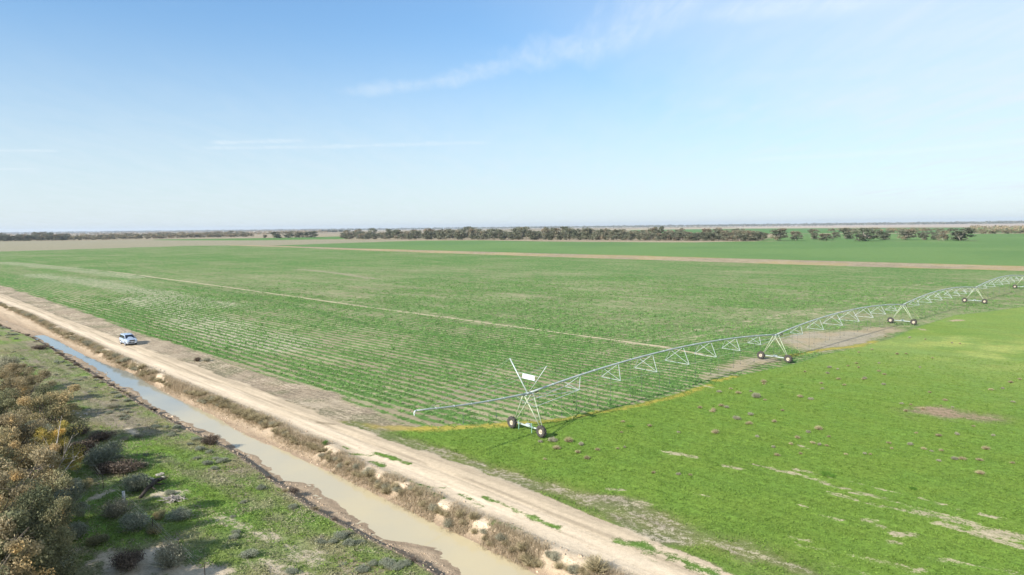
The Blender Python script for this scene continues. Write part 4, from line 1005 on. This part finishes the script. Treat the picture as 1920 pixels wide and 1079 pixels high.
# --- log, heap of sticks, rocks, fence
DWOOD = simple('charred_wood', (.05,.042,.036), .85, 0, .4, 6, .15); SWOOD = simple('silver_deadwood', (.36,.32,.28), .85, 0, .3, 5, .1)
g = ground_at(262, 936); h2 = ground_at(303, 903); rt_ = empty('fallen_log', g); tag(rt_, 'charred dark fallen log with stub branches beside the rounded pale grey shrub', 'log')
q = QM(); dd = (h2-g); q.tube([(0,0,.08), dd*.35+UPV*.35, dd*.7+UPV*.45, dd+UPV*.22], [.10,.16,.2,.16], 8); q.build('log_trunk', DWOOD, rt_, True)
for e in ((.35,(-.5,.9,.5)),(.6,(.6,.5,-.3)),(.7,(-.8,-.4,.7)),(.8,(.9,-.3,.2)),(.5,(.7,-.7,-.1))):
    q = QM(); b0 = dd*e[0]+UPV*.4; q.tube([b0, b0+np.array(e[1])*.7, b0+np.array(e[1])*1.2+UPV*.1], [.09,.06,.03], 6); q.build('branch', DWOOD, rt_, True)
g = ground_at(325, 938); q = QM()
for k in range(110):
    c = rng.normal(0,.36,3)*[1.1,.8,0]+UPV*rng.uniform(.03,.28); d_ = rng.normal(0,1,3)*[1,1,.2]; d_ /= np.linalg.norm(d_); L = rng.uniform(.2,.8)
    q.tube([c-d_*L/2, c+d_*L/2], rng.uniform(.01,.03), 4)
o = q.build('stick_heap', SWOOD); o.location = g; tag(o, 'heap of silvery broken sticks on a bare patch right of the fallen log', 'sticks')
q = QM()
for k in range(3):
    pts = [rng.normal(0,.1,3)*[1,1,0]]
ROCK = simple('pale_rock', (.34,.31,.26), .9, 0, .2, 4, .1)
def rock(px, py, R, lb, grp=None):
    q = QM(); r = np.random.default_rng(int(px)); n1_, n2_ = 10, 7; V = []
    for i_ in range(n2_+1):
        for k_ in range(n1_):
            th = math.pi*i_/n2_; ph = 2*math.pi*k_/n1_; w_ = 1+.22*math.sin(3*ph+px)+.15*r.normal()*(0<i_<n2_)
            V.append((R*w_*math.sin(th)*math.cos(ph), R*.8*w_*math.sin(th)*math.sin(ph), R*.55*math.cos(th)))
    q.add(V, [(i_*n1_+k_, (i_+1)*n1_+k_, (i_+1)*n1_+(k_+1)%n1_, i_*n1_+(k_+1)%n1_) for i_ in range(n2_) for k_ in range(n1_)])
    o = q.build('rock', ROCK); o.location = ground_at(px, py)+np.array([0,0,R*.25]); tag(o, lb, 'rock', grp)
for px, py, R in ((140,772,.32),(146,776,.22),(160,779,.30),(152,784,.24),(166,770,.2),(138,780,.2)): rock(px, py, R, 'pale rock lying in the heap beside the small bright green bush', 'pale rocks by the green bush')
for px, py, R in ((284,900,.22),(296,893,.26),(303,890,.22),(290,905,.2),(306,896,.18)): rock(px, py, R, 'pale rock lying behind the fallen dark log', 'pale rocks by the fallen log')
for px, py, R in ((300,694,.16),(307,697,.16),(292,690,.14),(466,841,.2),(200,700,.14)): rock(px, py, R, 'clod of earth standing in the shallow canal water', 'earth clods in the canal water')
# dead branching snag in the thicket
for px, py, lb in ((52,905,'bleached bare dead branches sticking out of the thicket at the left edge'), (92,930,'grey leafless dead branches in front of the yellow tree')):
    g = ground_at(px, py); q = QM(); r = np.random.default_rng(px)
    for k in range(9):
        e = r.normal(0,1,3); e[2] = abs(e[2])+.5; e /= np.linalg.norm(e); L = r.uniform(4.2,6.6); q.tube([(0,0,0), e*L*.5+UPV*.2, e*L], [.07,.045,.012], 5)
        for m_ in range(6):
            b0 = e*L*r.uniform(.4,.9); e2 = e+r.normal(0,.6,3); q.tube([b0, b0+e2*r.uniform(.5,1.1)], [.02,.006], 4, cap=False)
    o = q.build('dead_branches', SWOOD); o.location = g; tag(o, lb, 'dead tree')
# fence
POSTW = simple('weathered_white_post', (.50,.49,.46), .8, 0, .2, 5, .1); STEEL = simple('rusty_dark_picket', (.07,.055,.045), .7, .3, .3, 6); WIRE = simple('fence_wire', (.40,.42,.38), .4, .6, .1, 3)
fp = [(160,869,1.2,'s'),(194,916,1.25,'s'),(233,949,1.15,'w'),(287,1001,1.2,'s'),(336,1047,1.25,'s'),(385,1094,1.2,'s')]
FP = [ground_at(a, b) for a, b, _, _ in fp]; O0 = FP[0]; fn = empty('wire_fence', O0); tag(fn, 'old wire fence with dark steel pickets and one white post running through the shrubs', 'fence')
for (a, b, h_, t_), P0 in zip(fp, FP):
    q = QM(); c = P0-O0
    if t_ == 'w': q.tube([c-UPV*.1, c+UPV*h_], .11, 8); o = q.build('post', POSTW, fn, True); o['label'] = 'white wooden post'
    else: q.tube([c-UPV*.1, c+UPV*h_], .028, 4); q.build('post', STEEL, fn)
for hh in (.35,.65,.95,1.1):
    q = QM(); pts = []
    for i_ in range(len(FP)-1):
        a, b = FP[i_]-O0, FP[i_+1]-O0
        for t in np.linspace(0,1,5)[:-1]: pts.append(a*(1-t)+b*t+UPV*(hh-.04*math.sin(math.pi*t)))
    q.tube(pts, .0045, 4); q.build('wire', WIRE, fn)

# ------------------------------------------------------------------ trees beyond the fields
GT = [tree_mesh(f'gum_{v}', 16., 7.8, 300+v, 36, 2400, 1.15, (PALEBARK, L_GUM), .30, base=.0) for v in range(7)]
GT += [tree_mesh(f'gum_{v}', 16., 7.8, 300+v, 18, 1300, 1.1, (PALEBARK, L_GUM), .27, base=.18) for v in range(7,9)]
ST = [tree_mesh(f'scrub_{v}', 8., 5.5, 330+v, 12, 500, 1.1, (BARK, L_SCRUB), .34, base=.05) for v in range(4)]
def far_tree(px, py, wpx, hpx, lb, grp=None, nm='gum_tree', T=GT, cat='tree'):
    p = at(px, py); D = p[1]; ppm = F/D; H = hpx/ppm*1.08; R = wpx/ppm/2*1.05
    H0, R0 = (16., 7.8) if T is GT else (8., 5.5)
    plant(nm, T[rng.integers(min(len(T), 7))], (p[0], p[1], -.1), rng.uniform(0,6.28), (R/R0, R/R0, H/H0), lb, cat, grp)
LB = 'grey-green gum tree in the long dense belt beyond the far green field'
for x_ in np.arange(645, 1432, 12.5):
    for row in range(2):
        px = x_+rng.uniform(-5,5)+row*6; yb = np.interp(px, [640,760,1000,1300,1432],[448.8,449.4,450.2,451.6,451.8])-(0 if row == 0 else rng.uniform(1.2,3.2))
        sc_ = np.interp(px, [640,1000,1432],[.72,1,.98]); far_tree(px, yb, rng.uniform(17,27)*sc_, rng.uniform(12.5,23)*sc_, LB, 'gum trees in the long belt')
for px, py, w_, h_, lb in [
 (1460,451.5,31,23,'bushy gum tree at the right end of the long belt, first of the separate trees'), (1493,451.5,24,17.5,'small rounded gum tree standing alone right of the belt'),
 (1525,449.5,21,19,'upright dark gum tree left of the low spreading one'), (1548,451.5,27,13,'low spreading gum tree between two upright ones'), (1567,447.5,16,12,'pale small tree behind the low spreading gum'),
 (1587,448.8,25,20,'dark rounded gum tree left of the widest gum'), (1621,452.5,50,23,'widest dense gum tree with foliage down to the ground'), (1657,450.2,30,17,'spreading gum tree directly right of the widest gum'),
 (1700,450.3,32,20,'gum tree with flat spreading crown left of the pale-trunked pair'), (1731,450.3,22,15,'pale-trunked gum leaning beside the flat-crowned one'), (1752,450.3,17,15,'narrow gum tree left of the slender-trunked gum'),
 (1768,451.2,21,19,'slender-trunked gum tree left of the last big gum'), (1801,451.6,46,23,'last big gum tree with white trunk at the right end of the row'),
 (1388,452.6,26,19,'gum tree standing slightly in front of the right part of the belt')]: far_tree(px, py, w_, h_, lb)
for i_, (px, py, w_, h_) in enumerate([(497,446.5,9,6),(517,447,24,11.5),(541,446.5,24,12),(562,446,22,11.5),(583,446,28,12)]): far_tree(px, py, w_, h_, 'dark gum tree in the small separate group left of the long belt', 'gum trees in the small left group')
for x_ in np.arange(1560, 1760, 13): far_tree(x_+rng.uniform(-5,5), 436+rng.uniform(-.6,1.2), rng.uniform(13,20), rng.uniform(7,9.5), 'brownish tree in the row behind the separate gum trees', 'brownish trees behind the gums', T=ST, nm='scrub_tree')
for x_ in np.arange(1828, 1940, 7): far_tree(x_+rng.uniform(-3,3), 438+rng.uniform(-1.5,.5), rng.uniform(11,18), rng.uniform(5,8), 'brown scrubby tree in the low band at the right edge of the fields', 'scrubby trees at the right edge', T=ST, nm='scrub_tree')
LS = 'olive and brown scrubby tree in the bushland along the left horizon'
for x_ in np.arange(-20, 470, 6.5):
    for row in range(2):
        px = x_+rng.uniform(-4,4); yb = np.interp(px, [-20,120,250,350,470],[453,451,448.8,446.6,444.2])-row*rng.uniform(1.5,5)
        D = at(px, yb)[1]; dark = px < 125 and rng.random() < .7
        far_tree(px, yb, rng.uniform(11,19), (rng.uniform(8,12.5) if dark else rng.uniform(4.5,7.5)), LS, 'scrubby trees of the left bushland', T=(GT if dark else ST), nm='scrub_tree')
# far-off woods that read as one mass
def far_wood(name, x0, x1, yfun, n, hpx, lab, mat=L_SCRUB, wd=1.):
    q = QM(); pxs = rng.uniform(x0, x1, n)
    for px in pxs:
        yb = yfun(px); p = at(px, yb); D = p[1]; H = hpx(px)*D/F*rng.uniform(.6,1.15); Rr = H*rng.uniform(.5,1.1)*wd; nq = 14
        pts = blob_points(nq, np.array([p[0], p[1], H*.5]), (Rr, Rr, H*.45), rng, .3); leaf_quads(q, pts, H*.55, rng, rng.uniform(.2,.8)+rng.normal(0,.1,nq), aspect=.9)
    o = q.build(name, mat); tag(o, lab, kind='stuff'); o['category'] = 'woodland'
hor = lambda px: 436.2-(px/1920.)*21.1
far_wood('scrub_woodland', -150, 620, lambda px: hor(px)+rng.uniform(2.4,max(3.0,np.interp(px,[-150,0,250,480,620],[15,14,11,9.5,7]))), 2600, lambda px: 2.6, 'olive and brown scrub stretching back along the left horizon', L_SCRUB, 1.3)
far_wood('distant_woods', -250, 2200, lambda px: hor(px)+np.interp(px,[0,900,1920],[2.8,3.0,3.9])+rng.uniform(-.6,.5), 4200, lambda px: float(np.interp(px,[0,700,1400,1920],[3.2,3.0,3.6,4.4])), 'dark line of distant woods along the horizon', L_GUM, 1.6)
far_wood('distant_grove', 600, 655, lambda px: hor(px)+6.3, 60, lambda px: 4.5, 'dark grove far behind between the left group and the belt', L_GUM, 1.2)
far_wood('distant_bushland', 1150, 1560, lambda px: hor(px)+rng.uniform(4.5,5.5), 220, lambda px: 1.2, 'sparse low bushes on the far plain behind the belt', L_GUM, 1.3)
far_wood('distant_scrub', 1820, 2150, lambda px: hor(px)+rng.uniform(10,18), 500, lambda px: 4., 'brown scrub band at the right edge', L_SCRUB, 1.4)
# ------------------------------------------------------------------ the air
if HAZE:
    q = QM(); q.box((0, 7000, 48.5), (26000, 26000, 102))
    m = NT('haze_air'); pv = m.n('ShaderNodeVolumePrincipled'); pv.inputs['Color'].default_value = (.80,.88,1,1); pv.inputs['Density'].default_value = 4.5e-5
    pv.inputs['Anisotropy'].default_value = .2
    m.t.links.new(pv.outputs[0], m.out.inputs['Volume'])
    o = q.build('haze', m.mat); tag(o, kind='stuff')
